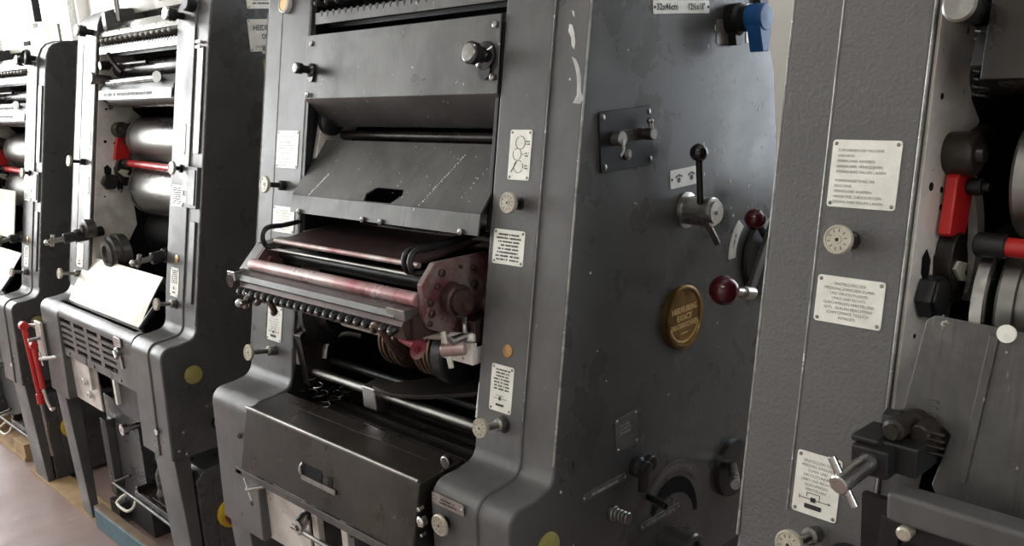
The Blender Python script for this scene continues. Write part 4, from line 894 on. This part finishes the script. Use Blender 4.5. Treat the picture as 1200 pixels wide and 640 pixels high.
# ------------------------------------------------------------------ loose things around the presses
def at(P_, q):                                   # a point given in a press's own frame, in the room
    return P_.matrix_basis @ (V(q) - BASES[P_.name])
bpy.context.view_layer.update()
def free(name, mb, mat, P_, label, cat, group=None, bevel=0, origin=(.5, 0, 0)):
    o = mb.build(name, mat, None, bevel, off=V(origin)); o.location = at(P_, origin); o.rotation_euler = P_.rotation_euler
    return tag(o, label, cat, group)
# cream plate leaning on the delivery of press 1 and press 0
def leaning_sheet(P_, label, x0=.135, x1=.735, zt=.150):
    mb = MB(); n = 8; pts = []
    lo = (-.052, -.022); hi = (.046, .128)
    prof = [(lo[0] + (hi[0] - lo[0]) * k / n - .006 * math.sin(PI * k / n), lo[1] + (hi[1] - lo[1]) * k / n) for k in range(n + 1)]
    mb.path(prof, x0, x1, .003); o = free('metal_sheet', mb, 'sheet', P_, label, 'metal sheet', 'cream sheets leaning on the presses', .001)
    for (x, k) in ((x0 + .02, n), (x1 - .02, n), (x0 + .02, 0), (x1 - .02, 0)):
        m2 = MB(); y, z = prof[k]; dz = -.008 if k else .008; m2.lathe(F((x, y - .0022, z + dz), (1, 0, 0), (0, 0, 1), (0, -1, .1)), [(.006, 0), (.006, .002), (0, .003)], 14)
        q = m2.build('corner_rivet', 'black', o, off=V((.5, 0, 0)))
    return o
leaning_sheet(p1, 'blank cream metal sheet leaning on the louvred press left of the central one')
leaning_sheet(p0, 'blank cream metal sheet low on the farthest press at the left picture edge')
mb = MB(); mb.path([(LEAN * .20 - .03, .20), (LEAN * .39 - .03, .385)], .20, .80, .004)
free('metal_sheet', mb, 'cream', p0, 'speckled cream panel standing above the lower sheet on the farthest press', 'metal sheet', None, .001)
for P_, xa, xb in ((p1, .115, .755), (p0, .115, .755)):
    use(P_)
    mb = MB(); mb.box(xa + .01, xb + .02, -.078, -.048, -.014, -.006); mb.rod((xb + .02, -.06, .0), (xb + .05, -.02, .06), .008); mb.build('gap_strip', 'black', P_, .002)  # black strip added for the dark gap under the sheet, with a short rod
# control cabinets under the right cheek of presses 1 and 0
def cabinet(P_, label):
    root = bpy.data.objects.new('control_cabinet', None); C.objects.link(root); zf = BASES[P_.name].z + .017; O = V((.9, .2, zf))
    root.location = at(P_, O); root.rotation_euler = P_.rotation_euler; tag(root, label, 'cabinet', 'control cabinets under the presses')
    mb = MB(); mb.yz([(-.048, zf), (-.048, -.425), (-.02, -.398), (.55, -.360), (.55, zf)], .845, .985); mb.build('cabinet_body', 'paint_side', root, .005, 2, off=O)
    mb = MB(); mb.box(.985, .991, .0, .50, zf + .05, -.435); d = mb.build('cabinet_door', 'paint_side', root, .002, off=O)
    mb = MB(); mb.lathe(sideF(.040, -.550, .991), [(.044, 0), (.044, .010), (.036, .014), (0, .014)], 30); y_ = mb.build('switch_base', 'yplastic', d, off=O)
    mb = MB(); mb.lathe(sideF(.040, -.550, 1.005), [(.024, 0), (.030, .006), (.030, .028), (0, .030)], 28); mb.prism(sideF(.040, -.550, 1.005), rrect(.020, .080, .008), .01, .034); mb.build('switch_grip', 'redball', y_, .002, off=O)
    return root
cabinet(p1, 'dark grey control cabinet with red and yellow switch under the louvred press')
cabinet(p0, 'dark grey control cabinet with red and yellow switch below the farthest press')
# pump cabinet, drawer shelf and pump in the bay of press 1 and press 0
def bay(P_, which, full):
    zf = BASES[P_.name].z + (0 if full else .08)
    mb = MB(); mb.box(.110, .40, .02, .50, zf, -.37); mb.box(.125, .180, -.010, .02, -.67 if not full else -.74, -.45); mb.box(.120, .205, -.020, .02, zf + .02, zf + .08)
    free('pump_cabinet', mb, 'paint_side', P_, 'charcoal pump cabinet behind the left leg of the %s' % which, 'cabinet', 'pump cabinets in the press bays', .003, (.2, .2, zf))
    root = bpy.data.objects.new('drawer_shelf', None); C.objects.link(root); O = V((.6, .1, -.67)); root.location = at(P_, O); root.rotation_euler = P_.rotation_euler
    tag(root, 'dark steel drawer shelf with a pale loop handle in the bay of the %s' % which, 'shelf', 'drawer shelves in the press bays')
    mb = MB(); mb.box(.405, .84, -.02, .45, -.655, -.648); mb.box(.405, .84, -.026, -.015, -.672, -.640); mb.box(.405, .42, -.02, .45, -.648, -.625); mb.build('shelf_tray', 'oily', root, .002, off=O)
    mb = MB(); mb.rod((.225, -.030, -.665), (.82, -.030, -.668), .006); mb.rod((.225, -.030, -.665), (.27, .015, -.640), .006); mb.build('shelf_rail', 'guard', root, off=O)
    mb = MB(); mb.tube([(.335, -.03, -.672), (.315, -.045, -.690), (.32, -.060, -.702), (.40, -.060, -.704), (.425, -.045, -.690), (.415, -.03, -.674)], .005); mb.build('loop_handle', 'sheet', root, off=O)
    if full:
        mb = MB(); f = F((.56, .04, -.648), (1, 0, 0), (0, 1, 0), (0, 0, 1))
        mb.box(.515, .62, -.01, .09, -.648, -.636); mb.lathe(f, [(.045, .01), (.048, .03), (.040, .05), (.043, .06), (.043, .10), (.030, .125), (.030, .14), (.036, .15), (.034, .18), (.018, .20), (0, .205)], 28); mb.rod((.56, .04, -.58), (.62, -.01, -.56), .012)
        free('vacuum_pump', mb, 'oily', P_, 'small oily vacuum pump standing on the drawer shelf', 'pump', None, .002, (.56, .04, -.648))
bay(p1, 'louvred press', True); bay(p0, 'farthest press', False)
# pallets: bottom boards, blocks, deck; the presses' legs stand on the bottom boards
def pallet(x0, x1, label, blue=False, y0=.045):
    root = bpy.data.objects.new('wooden_pallet', None); C.objects.link(root); root.location = ((x0 + x1) / 2, .4, FLOOR); O = V(root.location)
    tag(root, label, 'pallet', 'pallets under the presses')
    mb = MB(); mb.box(x0, x1, y0, y0 + .14, FLOOR, FLOOR + .018); mb.build('bottom_board', 'wood', root, .002, off=O)
    for x in (x0 + .0, (x0 + x1) / 2 - .07, x1 - .14):
        mb = MB(); mb.box(x, x + .14, y0 + .005, y0 + .13, FLOOR + .018, FLOOR + .075); mb.build('block', 'wood', root, .003, off=O)
    return root
pallet(-3.16, -2.12, 'raw pine pallet with a bare end block on the floor at the left picture edge', y0=.02)
mb = MB(); mb.box(-1.99, -1.285, .0, .085, FLOOR, FLOOR + .016); O = V((-1.65, .04, FLOOR)); o = mb.build('wooden_board', 'wood', None, .002, off=O); o.location = O; tag(o, 'thin raw pine board lying on the floor between the two far presses', 'board')
mb = MB(); mb.box(-1.262, -.62, -.012, .020, FLOOR, FLOOR + .078); O = V((-1.0, .004, FLOOR)); beam = mb.build('timber_beam', 'wood_blue', None, .006, off=O); beam.location = O; tag(beam, 'timber beam with a flaking blue face on the floor under the louvred press', 'beam')
mb = MB(); mb.box(-1.262, -.62, -.010, .020, FLOOR + .078, FLOOR + .085); mb.build('bare_top', 'wood_dark', beam, .002, off=O)

# ------------------------------------------------------------------ the room
X0, X1, Y0, Y1, Z1 = -5.0, 4.4, -4.2, 1.70, 2.6
struct('floor', MB().box(X0 - .2, X1 + .2, Y0 - .2, Y1 + .2, FLOOR - .1, FLOOR), 'floor')
struct('ceiling', MB().box(X0 - .2, X1 + .2, Y0 - .2, Y1 + .2, Z1, Z1 + .1), 'ceiling')
WB = (1.10, 1.84, .20, 1.60)
mb = MB(); a, b, za, zb = WB
mb.box(X0 - .2, a, Y1, Y1 + .15, FLOOR, Z1); mb.box(b, X1 + .2, Y1, Y1 + .15, FLOOR, Z1); mb.box(a, b, Y1, Y1 + .15, FLOOR, za); mb.box(a, b, Y1, Y1 + .15, zb, Z1)
struct('wall_back', mb, 'wall')
mb = MB()
for (p, q, r_, s_) in ((a, a + .05, za, zb), (b - .05, b, za, zb), (a, b, za, za + .05), (a, b, zb - .05, zb), ((a + b) / 2 - .02, (a + b) / 2 + .02, za, zb)): mb.box(p, q, Y1 + .05, Y1 + .11, r_, s_)
o = struct('window_7', mb, 'window_frame'); mb = MB(); mb.box(a + .05, b - .05, Y1 + .076, Y1 + .084, za + .05, zb - .05); mb.build('window_pane', 'glass', o, off=V((0, 0, 0)))
struct('wall_front', MB().box(X0 - .2, X1 + .2, Y0 - .15, Y0, FLOOR, Z1), 'wall_white')
def holed_wall(name, xa, xb, wins, mat):
    mb = MB(); ys = Y0
    for (a, b, za, zb) in wins:
        mb.box(xa, xb, ys, a, FLOOR, Z1); mb.box(xa, xb, a, b, FLOOR, za); mb.box(xa, xb, a, b, zb, Z1); ys = b
    mb.box(xa, xb, ys, Y1, FLOOR, Z1); return struct(name, mb, mat)
WL = [(-3.7, -2.3, .1, 2.3), (-2.1, -.7, .1, 2.3), (-.5, .92, .1, 2.3), (1.05, 1.62, .1, 2.3)]
WR = [(-.4, 1.1, .25, 2.0)]
holed_wall('wall_left', X0 - .15, X0, WL, 'wall_white'); holed_wall('wall_right', X1, X1 + .15, WR, 'wall_white')
def window(n, x, w, sash=None):
    a, b, za, zb = w; mb = MB()
    for (p, q, r, s) in ((a, a + .05, za, zb), (b - .05, b, za, zb), (a, b, za, za + .05), (a, b, zb - .05, zb), ((a + b) / 2 - .02, (a + b) / 2 + .02, za, zb)):
        if n == 3 and p > a + .06 and q < b - .06: continue
        mb.box(x - .03, x + .03, p, q, r, s)
    o = struct('window_%d' % n, mb, 'window_frame')
    if n != 3:
        g = MB(); g.box(x - .004, x + .004, a + .05, b - .05, za + .05, zb - .05); q = g.build('window_pane', 'glass', o, off=V((0, 0, 0)))
    return o
k = 1
for w in WL: window(k, X0 - .07, w); k += 1
for w in WR: window(k, X1 + .07, w); k += 1
# the third window stands open: its casement is swung into the room
S0 = V((X0, .95, 0)); S1 = V((-3.985, 1.0, 0)); d = (S1 - S0).normalized(); L = (S1 - S0).length
f = F(S0, d, (0, 0, 1), V((0, 0, 1)).cross(d)); za, zb = 1.105, 2.32
mb = MB()
for (p, q, r, s) in ((0, .06, za, zb), (L - .06, L, za, zb), (0, L, za, za + .06), (0, L, zb - .06, zb)): mb.prism(f, [(p, r), (q, r), (q, s), (p, s)], -.02, .02)
o = struct('window_6', mb, 'window_frame', None, .003)
g = MB(); g.prism(f, [(.06, za + .06), (L - .06, za + .06), (L - .06, zb - .06), (.06, zb - .06)], -.003, .003); g.build('window_pane', 'glass', o, off=V((0, 0, 0)))
g = MB(); g.prism(f, [(.0, za - .012), (L, za - .012), (L, za), (0, za)], -.022, .022); g.prism(f, [(L, za - .012), (L + .008, za - .012), (L + .008, zb), (L, zb)], -.022, .022); g.build('window_seal', 'black', o, off=V((0, 0, 0)))

# ------------------------------------------------------------------ light: daylight from the windows and two added fill lamps out of view
w = bpy.data.worlds.new('World'); bpy.context.scene.world = w; w.use_nodes = True
bg = w.node_tree.nodes['Background']; bg.inputs[0].default_value = (.86, .93, 1, 1); bg.inputs[1].default_value = 5.
def area(name, loc, rot, sx, sy, power, col):
    l = bpy.data.lights.new(name, 'AREA'); l.shape = 'RECTANGLE'; l.size = sx; l.size_y = sy; l.energy = power; l.color = col
    o = bpy.data.objects.new(name, l); C.objects.link(o); o.location = loc; o.rotation_euler = rot; return o
for i, (a, b, za, zb) in enumerate(WL):
    area('daylight', (X0 - .25, (a + b) / 2, (za + zb) / 2), (0, -PI / 2, 0), zb - za, b - a, (46, 122, 80, 28)[i], (1, .985, .95))
for (a, b, za, zb) in WR:
    area('daylight', (X1 + .25, (a + b) / 2, (za + zb) / 2), (0, PI / 2, 0), zb - za, b - a, 52, (1, .98, .95))
a, b, za, zb = WB; area('daylight', ((a + b) / 2, Y1 + .25, (za + zb) / 2), (-PI / 2, 0, 0), b - a, zb - za, 5.5, (.74, .87, 1))
def lamp(x, y, label, p):  # unseen lamps added as fill to lift the light on the presses
    root = bpy.data.objects.new('fill_lamp', None); C.objects.link(root); root.location = (x, y, Z1); tag(root, label, 'lamp', 'added fill lamps'); O = V(root.location)
    mb = MB(); mb.box(x - .65, x + .65, y - .09, y + .09, Z1 - .07, Z1); mb.build('fill_lamp_housing', 'window_frame', root, .004, off=O)
    a = area('fill_light', (x, y, Z1 - .09), (0, 0, 0), 1.25, .14, p, (1, .96, .90)); a.parent = None
lamp(-.6, -2.0, 'added fill strip lamp, out of view on the ceiling in front of the left presses', 22)
lamp(2.0, -2.0, 'added fill strip lamp, out of view on the ceiling in front of the right presses', 16)

# ------------------------------------------------------------------ camera
yaw, pit, rol = .7998, -.2239, -.0613
fw = V((-math.sin(yaw) * math.cos(pit), math.cos(yaw) * math.cos(pit), math.sin(pit)))
r = fw.cross(V((0, 0, 1))).normalized(); u = r.cross(fw)
r2 = r * math.cos(rol) + u * math.sin(rol); u2 = -r * math.sin(rol) + u * math.cos(rol)
cd = bpy.data.cameras.new('camera'); cam = bpy.data.objects.new('camera', cd); C.objects.link(cam)
mt = Matrix((r2, u2, -fw)).transposed().to_4x4(); mt.translation = V((1.9871, -1.0219, .6905)); cam.matrix_world = mt
cd.sensor_width = 36; cd.lens = 1080.13 * 36 / 1200; cd.clip_start = .02
sc = bpy.context.scene; sc.camera = cam
sc.view_settings.view_transform = 'Standard'; sc.view_settings.look = 'None'; sc.view_settings.gamma = 1; sc.view_settings.use_curve_mapping = False
sc.view_settings.exposure = 0
